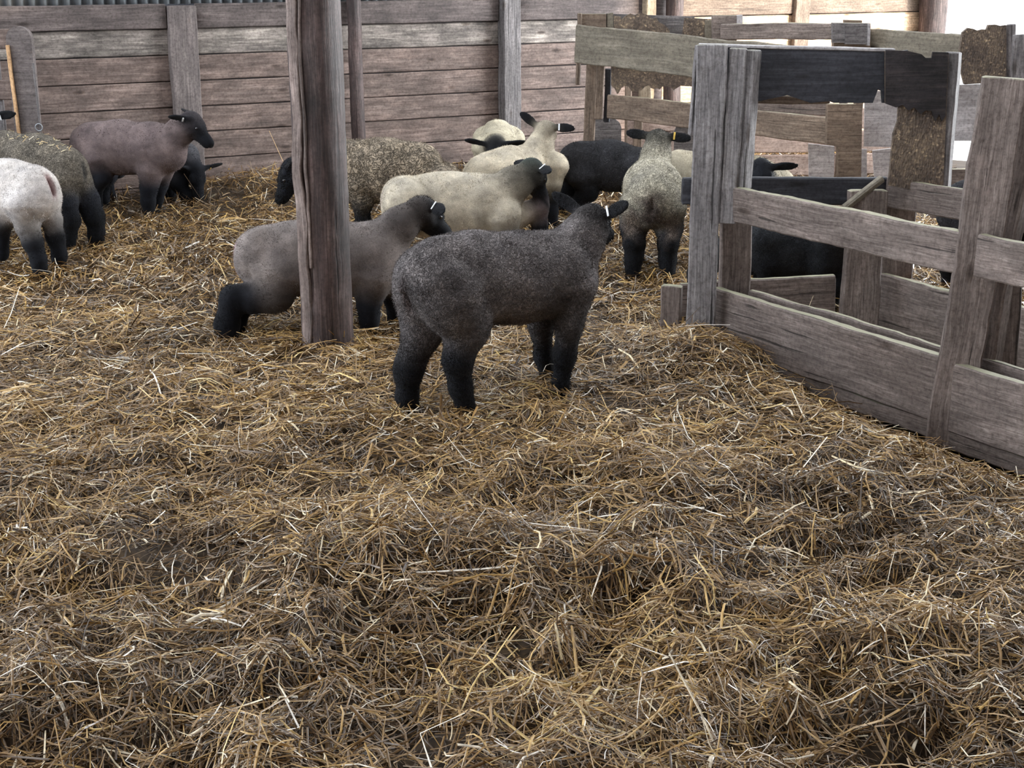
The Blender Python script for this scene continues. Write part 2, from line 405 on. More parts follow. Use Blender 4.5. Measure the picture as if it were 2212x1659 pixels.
def gz(x, y): return float(height(np.array([[x, y]]))[0])

# floor: one undulating sheet of trodden bedding
xs = np.linspace(-9, 12, 260); ys = np.linspace(0, 20, 260)
X, Y = np.meshgrid(xs, ys, indexing='ij'); Pg = np.stack([X, Y], -1)
Z = height(Pg)-.035
V = np.stack([X, Y, Z], -1).reshape(-1, 3)
i, j = np.meshgrid(np.arange(259), np.arange(259), indexing='ij')
Q = np.stack([i*260+j, (i+1)*260+j, (i+1)*260+j+1, i*260+j+1], -1).reshape(-1, 4)
fl = mesh_np('floor', V, [Q], M['floor']); tag(fl, kind='structure')

# ------------------------------------------------------------------ straw bedding
def make_straw(name, P, L, wd, tone, lift, tilt, seed, rings=4, fold=True, parent=None):
    r = np.random.default_rng(seed); n = len(P)
    ang = r.uniform(0, 2*math.pi, n)*.55 + .45*(N2(P, .7)*3.0) + r.integers(0, 2, n)*math.pi*.5*r.random(n)
    bend = r.normal(0, .35, n); kink = r.random(n) < .22
    sl = r.normal(0, tilt, n); wd_ = (P[:, 0]+2.914)*.5075-(P[:, 1]-9.945)*.8616; sl += (wd_ < .8)*(r.random(n) < .12)*r.uniform(.5, 1.8, n); sl += (r.random(n) < .045)*r.uniform(.2, .9, n)
    t = np.linspace(-.5, .5, rings)
    C = np.zeros((n, rings, 3)); A = np.zeros((n, rings))
    kp = r.integers(1, rings-1, n)
    for q in range(rings):
        A[:, q] = ang + bend*t[q]*2 + np.where(kink & (q >= kp), r.choice([-1, 1], n)*r.uniform(.5, 1.4, n) if q == 0 else 0, 0)
    ks = np.where(kink, r.choice([-1, 1], n)*r.uniform(.5, 1.5, n), 0)
    for q in range(rings): A[:, q] += np.where(q >= kp, ks, 0)
    step = L/(rings-1)
    C[:, 0, :2] = P - np.stack([np.cos(ang), np.sin(ang)], -1)*(L/2)[:, None]
    for q in range(1, rings):
        C[:, q, :2] = C[:, q-1, :2] + np.stack([np.cos(A[:, q-1]), np.sin(A[:, q-1])], -1)*step[:, None]
    g = height(C[..., :2]); gm = g.mean(1, keepdims=True)
    arch = r.normal(0, .10, n)*L
    C[..., 2] = gm*.35+g*.65 + lift[:, None] + (t[None]*L[:, None])*sl[:, None] + arch[:, None]*(.25-t[None]**2)*2
    side = np.stack([-np.sin(A), np.cos(A), np.zeros_like(A)], -1)
    roll = r.normal(0, .5, n)
    cr, sr = np.cos(roll)[:, None, None], np.sin(roll)[:, None, None]
    wv = np.abs(wd)[:, None, None]/2*np.array([1, 1, .95, .7] if rings == 4 else [1, 1, .7])[None, :rings, None]
    upv = np.array([0, 0, 1.0])
    sv = side*cr + upv*sr; nv = -side*sr + upv*cr
    a = C - sv*wv; b = C + sv*wv
    if fold:
        m = C + nv*wv*.75; VV = np.stack([a, m, b], 2); kk = 3
    else: VV = np.stack([a, b], 2); kk = 2
    V = VV.reshape(-1, 3).astype(np.float32)
    base = (np.arange(n)*rings*kk)[:, None, None]
    ii, jj = np.meshgrid(np.arange(rings-1), np.arange(kk-1), indexing='ij')
    q0 = (ii*kk+jj).ravel()
    Q = np.stack([q0, q0+kk, q0+kk+1, q0+1], -1)[None] + base
    T = np.repeat(tone, rings*kk)
    return V, Q.reshape(-1, 4).astype(np.int32), T

def scatter(y0, y1, dens, seed, margin=1.1):
    r = np.random.default_rng(seed); W1 = .40*y1+margin
    n = int(dens*(y1-y0)*2*W1)
    P = np.stack([r.uniform(-W1, W1, n), r.uniform(y0, y1, n)], -1)
    keep = np.abs(P[:, 0]) < .40*P[:, 1]+margin
    keep &= ~in_poly(P, TROUGH)
    # in front of the plank wall only
    wx, wy = -2.914, 9.945; dx, dy = .8616, .5075
    side = (P[:, 0]-wx)*dy - (P[:, 1]-wy)*dx
    keep &= side > .03
    keep &= ~in_poly(P, [(3.2, 11.4), (7.1, 8.9), (40, 6), (40, 60), (3.9, 14.2)])
    # thinner cover along hollows
    dn = N2b(P, 1.7)
    keep &= r.random(n) < np.clip(.95+.5*dn, .28, 1)
    d, t = seg_dist(P, FA, FB2)
    keep &= (d > .17) | (r.random(n) < .18) | (t < .12)
    return P[keep], r
BAND = [(1.9, 3.2, 10500, 1.0), (3.2, 4.6, 9500, 1.05), (4.6, 6.4, 7000, 1.15), (6.4, 9.0, 4200, 1.3), (9.0, 15.0, 1700, 1.5)]
SV, SQ, ST = [], [], []; nv = 0
for bi, (y0, y1, dens, ws) in enumerate(BAND):
    P, r = scatter(y0, y1, dens, 100+bi)
    n = len(P)
    L = np.clip(r.lognormal(math.log(.082), .55, n), .03, .30)
    wd = np.clip(r.lognormal(math.log(.0033), .40, n), .0016, .0105)*ws
    zone = N2c(P, .55)*.06 + N2(P+3, 1.3)*.05
    tone = np.clip(r.beta(2.0, 2.5, n)*.78 + zone, 0, .80)
    zone += .05*np.clip(-P[:, 0]/2.5, -.8, 1)
    wh = r.random(n) < .07; tone = np.where(wh, r.uniform(.86, 1.0, n), tone)
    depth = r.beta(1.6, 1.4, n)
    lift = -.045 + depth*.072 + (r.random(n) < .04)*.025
    tone = np.where(~wh, tone*(.18+.94*depth**1.25), tone)  # straw lower in the layer painted darker, shade of the hollows
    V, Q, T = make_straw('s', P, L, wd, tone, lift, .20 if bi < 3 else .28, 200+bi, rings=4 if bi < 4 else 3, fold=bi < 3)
    SV.append(V); SQ.append(Q+nv); ST.append(T); nv += len(V)
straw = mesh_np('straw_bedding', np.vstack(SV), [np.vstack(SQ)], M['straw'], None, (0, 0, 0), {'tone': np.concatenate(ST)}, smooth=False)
tag(straw, 'deep golden and brown loose straw covering the whole barn floor', 'straw', kind='stuff')
del SV, SQ, ST

# ------------------------------------------------------------------ the plank wall
WA = np.array([-2.914, 9.945]); WD = np.array([.8616, .5075]); WN = np.array([WD[1], -WD[0]])   # WN faces into the barn
def wp(t, z, off=0.0): p = WA + WD*t + WN*off; return np.array([p[0], p[1], z])
wall = empty('wall_back', tuple(wp(1.5, -.1))); tag(wall, kind='structure')
seams = [-.18, .02, .20, .39, .57, .75, .93, 1.11]
def courses(name, t0, t1, mats, breaks):
    groups = {}
    for k in range(len(seams)-1):
        z0, z1 = seams[k]+.003, seams[k+1]-.003
        g = groups.setdefault(mats[min(k, len(mats)-1)], Geo())
        ts = [t0]+[b for b in breaks if t0 < b < t1]+[t1]
        for a, b in zip(ts[:-1], ts[1:]):
            o1 = RNG.uniform(-.003, .003)
            g.board(wp(a+.002, (z0+z1)/2, -.0125+o1), wp(b-.002, (z0+z1)/2, -.0125+o1), UP, z1-z0, .025, step=.12, wob=.0012)
    for m_, g in groups.items(): g.build(name, M[m_], wall)
courses('plank_panel', -6, 4.86, ['wall_wood', 'wall_wood', 'wall_wood', 'wall_wood', 'wall_wood', 'wall_wood', 'wall_stained'], [-1.4, .72, 3.28])
courses('pale_plank_panel', 4.86, 8.10, ['wall_pale'], [6.36])
g = Geo()
for a, b in ((-6, .59), (.81, 3.24), (3.42, 4.86)):
    g.board(wp(a, 1.195, .012), wp(b, 1.195, .012), UP, .165, .045, step=.12, wob=.0015)
g.build('top_rail', M['wall_top'], wall)
Geo().board(wp(4.86, 1.20, .0), wp(8.1, 1.20, .0), UP, .17, .03, step=.12).build('top_rail', M['feeder_brown'], wall)
# dark backing so that seams read dark, and galvanised corrugated sheet above the planks
Geo().board(wp(-6, .525, -.05), wp(8.1, .525, -.05), UP, 1.50, .03, step=.5, wob=0).build('backing', M['dark_board'], wall)
tt = np.arange(-6, 8.1, .0127); zz = np.linspace(1.27, 2.7, 3)
TT, ZZ = np.meshgrid(tt, zz, indexing='ij'); wave = .018*np.sin(TT/.076*2*math.pi)
Pc = WA + TT[..., None]*WD + (-.055+wave)[..., None]*WN
V = np.concatenate([Pc, ZZ[..., None]], -1).reshape(-1, 3); n3 = len(zz)
i, j = np.meshgrid(np.arange(len(tt)-1), np.arange(n3-1), indexing='ij')
Q = np.stack([i*n3+j, (i+1)*n3+j, (i+1)*n3+j+1, i*n3+j+1], -1).reshape(-1, 4)
sheet = mesh_np('corrugated_sheet', V, [Q], M['steel'], wall, tuple(wp(0, 1.27)))
so_ = sheet.modifiers.new('thick', 'SOLIDIFY'); so_.thickness = .002

# unseen roof with rooflight strips, rear and right sides, added to block light
g = Geo()
for x0, x1 in ((-9.0, -4.4), (-2.6, .4), (2.0, 4.6), (5.6, 7.2)):
    for y0 in np.arange(-4.2, 13.6, 1.2): g.board(((x0+x1)/2, y0, 3.6+.0*y0), ((x0+x1)/2, y0+1.19, 3.6), (1, 0, 0), x1-x0, .03, step=1, wob=0)
for x0, x1 in ((-2.6, 2.0), (4.6, 5.6)):  # strips near the camera closed, shaped to darken the foreground straw
    for y0 in np.arange(-4.2, 3.0, 1.2):
        a0_, a1_ = (.4, 2.0) if x0 < 0 else (x0, x1)
        g.board(((a0_+a1_)/2, y0, 3.6), ((a0_+a1_)/2, y0+1.19, 3.6), (1, 0, 0), a1_-a0_, .03, step=1, wob=0)
ce = g.build('ceiling', M['wall_top']); tag(ce, kind='structure')
g = Geo()
for k in range(19): g.board((-9, -4.2, -.1+.2*k), (7.1, -4.2, -.1+.2*k), UP, .195, .03, step=2, wob=0)
wr = g.build('wall_rear_blocker', M['wall_wood']); tag(wr, kind='structure')  # added unseen wall, cuts the light from the camera side
g = Geo()
for k in range(19): g.board((7.1, -4.2, -.1+.2*k), (7.1, 8.8, -.1+.2*k), UP, .195, .03, step=2, wob=0)
wr = g.build('wall_right_blocker', M['wall_wood']); tag(wr, kind='structure')  # added unseen wall, keeps the sun off the feeders and posts
# bright yard beyond the opening
m_, nt_, b_ = new_mat('yard_concrete'); n_ = nd(nt_, 'ShaderNodeTexNoise'); n_.inputs['Scale'].default_value = 12
r_ = ramp(nt_, [(.3, (.55, .55, .54)), (.7, (.72, .71, .69))]); nt_.links.new(n_.outputs['Fac'], r_.inputs['Fac']); nt_.links.new(r_.outputs['Color'], b_.inputs['Base Color'])
yd = Geo().sheet([(3.3, 11.45), (7.1, 9.0), (40, 6), (40, 60), (-5, 60), (3.9, 14.2)], (0, 0, .0), (1, 0, 0), (0, 1, 0), .12).build('ground_yard', m_); tag(yd, kind='structure')

# wall timbers
def wall_post(t, wd, th, z1, mat, label, name='timber_post', off=.0):
    g = Geo().board(wp(t, -.12, off+th/2+.002), wp(t, z1, off+th/2+.002), (WD[0], WD[1], 0), wd, th, wob=.003)
    o = g.build(name, M[mat]); tag(o, label, 'post'); return o
wall_post(.70, .20, .06, 1.262, 'grey_wall_post', 'flat grey-brown upright board on the plank wall behind the brown-grey lamb')
wall_post(3.33, .155, .10, 2.6, 'grey_post', 'pale weathered square timber with strong grain against the plank wall')
wall_post(4.66, .10, .10, 2.6, 'tan_wood', 'narrow tan timber beside the brown round pole at the wall corner')
wall_post(6.34, .17, .05, 2.6, 'feeder_brown', 'flat brown batten dividing the pale sunlit planks')
def pole(p, r, z1, label, mat='round_wood', z0=-.12, wob=.004, k=28):
    o = Geo().pole((p[0], p[1], z0), (p[0]+.004, p[1], z1), r, k=k, wob=wob, step=.04).build('round_pole', M[mat]); tag(o, label, 'post'); return o
p = wp(4.86, 0, .14); pole(p, .075, 2.6, 'brown round pole at the wall corner behind the far hay feeder')
p = wp(7.86, 0, .13); pole(p, .125, 2.6, 'thick reddish-brown round pole at the edge of the bright opening', k=32)
p = wp(1.98, 0, .10); pole(p, .052, 2.6, 'slim round pole against the plank wall, half hidden behind the big post')
# big post in front
pb = at(708, 765, 5.88)
big = Geo().pole((pb[0], 5.90, -.12), (pb[0]-.012, 5.90, 2.7), .109, k=48, wob=.0026, step=.03).build('round_post', M['round_wood'])
Geo().board((pb[0]-.078, 5.816, -.1), (pb[0]-.088, 5.816, 2.6), (1, -.85, 0), .055, .014, wob=.006, step=.03).build('bark_strip', M['bark'], big)
Geo().board((pb[0]-.045, 5.795, .35), (pb[0]-.052, 5.795, 2.6), (1, -.45, 0), .012, .010, wob=.0035, step=.03).build('bark_strip', M['bark'], big)
tag(big, 'thick brown weathered round post standing in the straw in front of the grey lamb', 'post')

# ------------------------------------------------------------------ gate at far left
ga = empty('gate', (-3.3, 9.1, 0)); tag(ga, 'old brown wooden gate with round-topped end post at the far left edge', 'gate')
gp0 = at(58, 300, 9.1); gx = gp0[0]+.045; gdir = np.array([WD[0], WD[1], 0])
arc = [(-.078, -.1), (.078, -.1), (.078, 1.15)] + [(.078*math.cos(a), 1.15+.075*math.sin(a)) for a in np.linspace(.25, math.pi-.25, 9)] + [(-.078, 1.15)]
Geo().sheet(arc, (gx-.03, 9.1, -.05), (1, 0, 0), (0, 0, 1), .05).build('end_post', M['grey_wall_post'], ga)
for z, h in ((1.10, .12), (.79, .12), (.45, .12)):
    Geo().board((gx-1.6, 9.04, z), (gx-.09, 9.10, z), UP, h, .03).build('rail', M['wall_wood'], ga)
Geo().board((gx-.068, 9.06, .25), (gx-.095, 9.06, 1.06), (1, 0, 0), .022, .02).build('stile', M['orange_lit_wood'], ga)  # orange light on this strip is put into its wood colour
Geo().board((gx-.20, 9.12, .0), (gx-.20, 9.12, 1.0), (1, 0, 0), .05, .03).build('brace', M['grey_post'], ga)
def ring_mesh(name, c, R, r, nrm, mat, parent):
    n = np.asarray(nrm, float); n /= np.linalg.norm(n); a = np.cross(n, (0, 0, 1.)); a /= np.linalg.norm(a); b = np.cross(n, a)
    u = np.linspace(0, 2*math.pi, 24, endpoint=False); v = np.linspace(0, 2*math.pi, 8, endpoint=False)
    U, Vv = np.meshgrid(u, v, indexing='ij')
    d = np.cos(U)[..., None]*a + np.sin(U)[..., None]*b
    P = np.asarray(c) + d*(R+r*np.cos(Vv))[..., None] + n*(r*np.sin(Vv))[..., None]
    i, j = np.meshgrid(np.arange(24), np.arange(8), indexing='ij')
    Q = np.stack([i*8+j, ((i+1) % 24)*8+j, ((i+1) % 24)*8+(j+1) % 8, i*8+(j+1) % 8], -1).reshape(-1, 4)
    return mesh_np(name, P.reshape(-1, 3), [Q], mat, parent, tuple(c))
ring_mesh('latch_ring', at(84, 275, 9.06), .022, .003, (0, 1, .1), M['steel'], ga)
Geo().board((gx+.06, 9.07, .30), (gx+.05, 9.07, .95), (1, 0, 0), .012, .012).build('post_edge_strip', M['grey_post'], ga)  # added strip for the pale edge of the end post

# ------------------------------------------------------------------ near hay feeder
def v3(p, z): return np.array([p[0], p[1], z])
fd = empty('hay_feeder', (1.4, 5.6, -.12)); tag(fd, 'large near wooden hay feeder with open rails over a trough', 'feeder')
NRM = np.array([-FDIR[1], FDIR[0]]) if True else None
NRM = np.array([FDIR[1], -FDIR[0]])      # outward, towards camera-left
if NRM[0] > 0: NRM = -NRM
def along(t, z, off=0): p = FA + FDIR*t + NRM*off; return v3(p, z)
LAB = np.linalg.norm(FB-FA)
MF = M['feeder_wood']
# corner post A: three boards
A0 = at(1513, 700, 6.00); A1 = at(1538, 98, 6.00)
Geo().board(A0+[.0, 0, -.12], A1, (1, -.12, 0), .122, .05, wob=.003, step=.03).build('corner_post', M['feeder_grey'], fd)
a0 = at(1570, 480, 6.0); a1 = at(1595, 106, 6.0)
Geo().board(a0, a1, (1, -.2, 0), .072, .05, wob=.003, step=.03).build('post_cleat', M['feeder_grey'], fd)
a0 = at(1606, 405, 6.01); a1 = at(1627, 110, 6.01)
Geo().board(a0, a1, (1, -.9, 0), .05, .06, wob=.003, step=.03).build('post_cleat', M['feeder_grey'], fd)
Geo().board(at(1555, 405, 6.06), at(1580, 112, 6.06), (1, 0, 0), .16, .02).build('inner_post', M['dark_board'], fd)  # dark backing added behind post A to keep its gaps dark
a0 = at(1590, 690, 6.10); a1 = at(1592, 470, 6.10)
Geo().board(at(1583, 720, 6.13), at(1590, 440, 6.13), (1, .1, 0), .135, .045, wob=.002).build('inner_post', MF, fd)
a0 = at(1500, 290, 6.08); a1 = at(1514, 100, 6.08)
Geo().board(a0, a1, (1, 0, 0), .05, .04, wob=.002).build('post_cleat', M['feeder_grey'], fd)
# post B
b0 = at(2046, 958, 4.93); b1 = at(2170, 170, 4.93)
Geo().board(b0, b1, (1, -.25, 0), .150, .07, wob=.004, step=.03).build('corner_post', M['feeder_wood'], fd)
Geo().board(at(2096, 960, 4.99), at(2232, 178, 4.99), (1, .9, 0), .06, .10, wob=.003, step=.03).build('post_cleat', M['feeder_wood'], fd)
Geo().board(at(2160, 800, 5.12), at(2172, 540, 5.12), (1, .1, 0), .12, .045, wob=.002).build('inner_post', MF, fd)
# rails and trough boards of the open side
Geo().board(along(.02, .578), along(LAB+.02, .578), UP, .148, .045, wob=.0026, step=.03).build('upper_rail', MF, fd)
Geo().board(along(LAB+.10, .585), along(LAB+1.2, .57), UP, .148, .045, wob=.0026, step=.03).build('upper_rail', MF, fd)
Geo().board(along(-.03, .075), along(LAB+.0, .075), UP, .25, .045, wob=.0024, step=.03).build('trough_board', MF, fd)
Geo().board(along(-.03, -.085, -.003), along(LAB+.0, -.085, -.003), UP, .065, .04, wob=.003, step=.03).build('bottom_board', MF, fd)
Geo().board(along(LAB+.05, .06), along(LAB+1.3, .06), UP, .25, .045, wob=.0024, step=.03).build('trough_board', MF, fd)
Geo().board(along(LAB+.05, -.10, -.003), along(LAB+1.3, -.10, -.003), UP, .065, .04, wob=.003, step=.03).build('bottom_board', MF, fd)
Geo().board(along(.05, .165, -.13), along(LAB+1.2, .165, -.13), UP, .05, .03, wob=.003).build('inner_rail', MF, fd)
Geo().board(along(.05, .05, -.13), along(LAB+1.2, .05, -.13), UP, .18, .02, wob=.003).build('inner_board', MF, fd)
# far corner D and its boards
D0 = v3(FD, 0)
Geo().board(at(1845, 800, 6.10), at(1874, 412, 6.10), (1, .1, 0), .165, .05, wob=.003).build('inner_post', MF, fd)
ad0 = at(1612, 385, 6.18); ad1 = at(1908, 386, 6.22)
Geo().board(at(1475, 412, 6.2), at(1912, 412, 6.24), UP, .118, .04, wob=.002).build('end_rail', M['dark_board'], fd)
Geo().board(at(1470, 660, 6.25), at(1800, 640, 6.32), UP, .20, .04, wob=.003).build('trough_board', MF, fd)
e0 = v3(FD, .595)
Geo().board(e0, e0+np.array([FDIR[0], FDIR[1], 0])*2.2, UP, .13, .04, wob=.003).build('far_rail', MF, fd)
e0 = v3(FD, .10)
Geo().board(e0, e0+np.array([FDIR[0], FDIR[1], 0])*2.2, UP, .27, .04, wob=.003).build('trough_board', MF, fd)
Geo().board(at(1825, 450, 6.04), at(1905, 388, 6.10), (0, -.3, 1), .03, .03).build('corner_brace', M['olive_board'], fd)
# trough floor
g = Geo(); fo = [v3(p, -.06) for p in (FA+FDIR*.02, FB2, FE, FD)]
g.sheet([(q[0]-fo[0][0], q[1]-fo[0][1]) for q in fo], fo[0], (1, 0, 0), (0, 1, 0), .03).build('trough_floor', M['feeder_brown'], fd)
# far end of the feeder, past the edge of the picture
tE = LAB+1.28
Geo().board(along(tE, -.14), along(tE, 1.18), (1, -.25, 0), .14, .07, wob=.003, step=.05).build('corner_post', MF, fd)
eE = FD + FDIR*2.15
Geo().board(v3(eE, -.14), v3(eE, 1.15), (1, -.25, 0), .12, .06, wob=.003, step=.05).build('corner_post', MF, fd)
pE = FA + FDIR*tE
Geo().board(v3(pE, .60), v3(eE, .60), UP, .14, .04, wob=.003, step=.05).build('end_rail', MF, fd)
Geo().board(v3(pE, .08), v3(eE, .08), UP, .24, .04, wob=.003, step=.05).build('trough_board', MF, fd)
# toe block beside post A
Geo().board(at(1448, 700, 6.12)+[0, 0, -.08], at(1452, 618, 6.12), (1, -.3, 0), .09, .05, wob=.004).build('toe_block', MF, fd)
# dark sheet between the tall posts and chipboard corner, shadow put into its colour
o = at(1512, 100, 6.12)
sc = (6.12*_c+.35*_s)/FPX
def shp(pts, ox, oy, dep):
    q = (dep*_c+.45*_s)/FPX
    P = [at(x, y, dep) for x, y in [(ox, oy)]+pts]; return [(p_[0]-P[0][0], p_[2]-P[0][2]) for p_ in P[1:]]
pts = [(1512, 97), (1640, 99), (1762, 103), (1764, 107), (1800, 104), (1905, 108), (1932, 112), (1960, 108), (1958, 222), (1910, 222), (1905, 222), (1903, 196), (1895, 194), (1888, 212), (1884, 222),
       (1800, 222), (1790, 218), (1750, 222), (1700, 205), (1640, 218), (1600, 216), (1512, 220)]
Geo().sheet(shp(pts, 1512, 97, 6.13), at(1512, 97, 6.13), (1, 0, 0), (0, 0, 1), .02).build('top_panel', M['dark_board'], fd)
Geo().board(at(1512, 97, 6.13), at(1930, 108, 6.13), (0, 1, 0), .035, .014, wob=.001).build('lit_panel_edge', M['pale_board'], fd)  # lit top edge of the panel, put in as a pale strip
Geo().board(at(1625, 213, 6.17), at(1790, 215, 6.17), UP, .035, .02, wob=.002).build('broken_strip', M['feeder_brown'], fd)
pts = [(1912, 110), (1962, 111), (1990, 118), (1999, 126), (2012, 126), (2014, 113), (2048, 114), (2036, 400), (2005, 415), (1918, 400), (1924, 340), (1928, 290), (1938, 262), (1940, 232), (1925, 222), (1912, 222)]
Geo().sheet(shp(pts, 1912, 110, 6.10), at(1912, 110, 6.10), (1, 0, 0), (0, 0, 1), .022).build('chipboard_panel', M['osb'], fd)
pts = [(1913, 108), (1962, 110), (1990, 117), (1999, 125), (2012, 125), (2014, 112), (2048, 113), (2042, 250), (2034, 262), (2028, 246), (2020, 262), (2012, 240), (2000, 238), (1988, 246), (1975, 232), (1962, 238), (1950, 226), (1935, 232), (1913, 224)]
Geo().sheet(shp(pts, 1913, 108, 6.08), at(1913, 108, 6.08), (1, 0, 0), (0, 0, 1), .01).build('shadow_patch', M['osb_shadow'], fd)  # shadow over the upper chipboard, built as a dark sheet
Geo().board(at(2032, 420, 6.13), at(2058, 115, 6.13), (1, -.6, 0), .065, .06, wob=.002).build('corner_post', M['grey_post'], fd)
Geo().board(at(1935, 600, 6.24), at(1946, 400, 6.24), (1, 0, 0), .14, .04, wob=.002).build('inner_post', MF, fd)

# ------------------------------------------------------------------ far hay feeder
f2 = empty('hay_feeder', (1.2, 9.0, 0)); tag(f2, 'far brown wooden hay feeder with a wide olive top board and torn chipboard', 'feeder')
MB = M['feeder_brown']
YF, YH = 9.7, 8.35
def fh(x, y): # depth along the F-H side for a pixel column
    t = (x-1255)/(1870-1255); return YF+(YH-YF)*t
pts0 = at(1250, 52, YF); pts1 = at(1880, 98, YH)
g = Geo(); c0 = (at(1246, 52, YF)+at(1246, 137, YF))/2; c1 = (at(1800, 97, YH+.1)+at(1800, 215, YH+.1))/2
w0 = np.linalg.norm(at(1246, 52, YF)-at(1246, 137, YF))
g.board(c0, c1, UP, w0*.98, .03, wob=.004, step=.04).build('top_board', M['olive_board'], f2)
for (x0, x1, yt, yb, d, m_, nm) in ((1279, 1268, 120, 440, YF+.03, 'feeder_brown', 'corner_post'),):
    Geo().board(at(x1, yb, d), at(x0, yt, d), (1, 0, 0), .075, .05, wob=.002).build(nm, M[m_], f2)
Geo().board(at(1293, 256, YF-.0), at(1297, 130, YF-.0), (1, 0, 0), .055, .05, wob=.002).build('post_cleat', MB, f2)
Geo().board(at(1310, 262, YF+.05), at(1314, 150, YF+.05), (0, 1, 0), .06, .04, wob=.002).build('post_cleat', M['dark_board'], f2)
Geo().board(at(1249, 182, YF+.1), at(1252, 30, YF+.1), (0, 1, 0), .05, .03, wob=.002).build('post_cleat', MB, f2)
# pieces above the top board
def sheet2(name, pts, d, mat, th=.02):
    ox, oy = pts[0]; return Geo().sheet(shp2(pts, d), at(ox, oy, d), (1, 0, 0), (0, 0, 1), th).build(name, M[mat], f2)
def shp2(pts, d):
    P = [at(x, y, d) for x, y in pts]; return [(q[0]-P[0][0], q[2]-P[0][2]) for q in P]
sheet2('corner_post', [(1255, 30), (1309, 30), (1309, 70), (1255, 70)], YF+.12, 'feeder_brown', .05)
sheet2('post_cleat', [(1311, 29), (1324, 27), (1325, 70), (1311, 70)], YF+.13, 'olive_board', .05)
sheet2('chipboard_panel', [(1326, 34), (1340, 36), (1343, 42), (1350, 35), (1362, 29), (1370, 33), (1376, 30), (1384, 28), (1392, 30), (1400, 33), (1408, 40), (1417, 38), (1424, 48), (1434, 53), (1445, 63), (1448, 80), (1326, 78)], YF+.10, 'osb')
sheet2('top_panel', [(1300, 29), (1500, 36), (1500, 120), (1300, 110)], YF+.16, 'grey_post', .02)
sheet2('chipboard_panel', [(1478, 38), (1545, 42), (1545, 90), (1472, 90)], YF+.08, 'osb')
sheet2('corner_post', [(1523, 44), (1548, 44), (1548, 100), (1523, 100)], YF+.05, 'olive_board', .05)
sheet2('corner_post', [(1548, 40), (1562, 43), (1558, 120), (1545, 120)], YF+.10, 'pale_board', .04)
# hanging torn chipboard under the board
sheet2('chipboard_panel', [(1320, 140), (1500, 150), (1500, 187), (1470, 185), (1462, 190), (1455, 194), (1448, 188), (1440, 186), (1430, 187), (1425, 193), (1418, 190), (1412, 192), (1406, 190), (1400, 184), (1392, 188), (1386, 194), (1376, 198), (1364, 197), (1358, 187), (1350, 185), (1342, 190), (1337, 200), (1333, 203), (1328, 192), (1320, 184)], YF-.05, 'osb')
Geo().board(at(1316, 230, YF-.02), at(1790, 283, YH+.12), UP, .155, .04, wob=.003, step=.04).build('middle_rail', MB, f2)
Geo().board(at(1600, 222, 9.2), at(1790, 235, 8.8), UP, .09, .03, wob=.003).build('inner_rail', M['feeder_wood'], f2)
# H post
sheet2('corner_post', [(1786, 224), (1846, 225), (1852, 180), (1800, 180), (1798, 49), (1878, 50), (1878, 97), (1860, 240), (1857, 420), (1810, 420), (1808, 316), (1784, 312)], YH, 'feeder_brown', .06)
sheet2('post_cleat', [(1797, 50), (1823, 50), (1823, 92), (1797, 92)], YH-.05, 'grey_post', .04)
sheet2('post_cleat', [(1824, 50), (1872, 51), (1872, 96), (1824, 95)], YH-.06, 'grey_post', .04)
sheet2('post_cleat', [(1873, 51), (1879, 51), (1877, 98), (1872, 98)], YH-.065, 'pale_board', .04)
# right-hand rails above and behind
Geo().board(at(1560, 68, 9.6), at(1805, 68, 9.2), UP, .10, .04, wob=.003).build('far_rail', M['feeder_wood'], f2)
sheet2('corner_post', [(1538, 33), (1590, 33), (1590, 90), (1538, 90)], 9.65, 'feeder_wood', .06)
sheet2('post_cleat', [(1591, 33), (1603, 32), (1603, 54), (1591, 56)], 9.63, 'pale_board', .05)
sheet2('corner_post', [(1823, 43), (1860, 44), (1860, 80), (1823, 80)], 9.1, 'feeder_brown', .05)
Geo().board(at(1872, 92, YH+.05), at(2100, 108, 7.9), UP, .155, .03, wob=.004, step=.04).build('side_board', M['olive_board'], f2)
sheet2('chipboard_panel', [(2078, 70), (2090, 60), (2101, 62), (2110, 66), (2122, 63), (2130, 64), (2134, 54), (2150, 53), (2160, 56), (2172, 54), (2172, 175), (2120, 180), (2082, 182), (2074, 150), (2072, 110)], 7.85, 'osb', .03)
Geo().board(at(2178, 330, 7.88), at(2183, 54, 7.88), (1, -.4, 0), .05, .05, wob=.002).build('corner_post', M['grey_post'], f2)
Geo().board(at(2200, 330, 7.8), at(2206, 76, 7.8), (1, -.2, 0), .09, .04, wob=.002).build('corner_post', M['grey_post'], f2)
sheet2('pale_panel', [(2050, 184), (2130, 181), (2125, 304), (2040, 304)], 8.1, 'pale_board', .015)
sheet2('pale_panel', [(1868, 196), (1950, 196), (1950, 318), (1866, 316)], 8.6, 'pale_board', .015)
sheet2('pale_panel', [(1746, 310), (1802, 316), (1800, 420), (1748, 420)], 9.0, 'pale_board', .015)
sheet2('pale_panel', [(1858, 322), (1872, 322), (1872, 420), (1856, 420)], 8.5, 'pale_board', .015)
sheet2('pale_panel', [(1884, 325), (1960, 316), (1960, 400), (1890, 400)], 8.9, 'pale_board', .015)
sheet2('lower_board', [(2010, 365), (2110, 365), (2110, 470), (2010, 470)], 8.4, 'feeder_wood', .03)
# boards with clipped corners under the end
sheet2('slat', [(1282, 262), (1288, 255), (1326, 255), (1338, 264), (1342, 275), (1340, 470), (1282, 470)], 10.1, 'grey_post', .02)
sheet2('slat', [(1456, 285), (1462, 270), (1472, 262), (1520, 262), (1520, 470), (1455, 470)], 10.0, 'grey_post', .02)

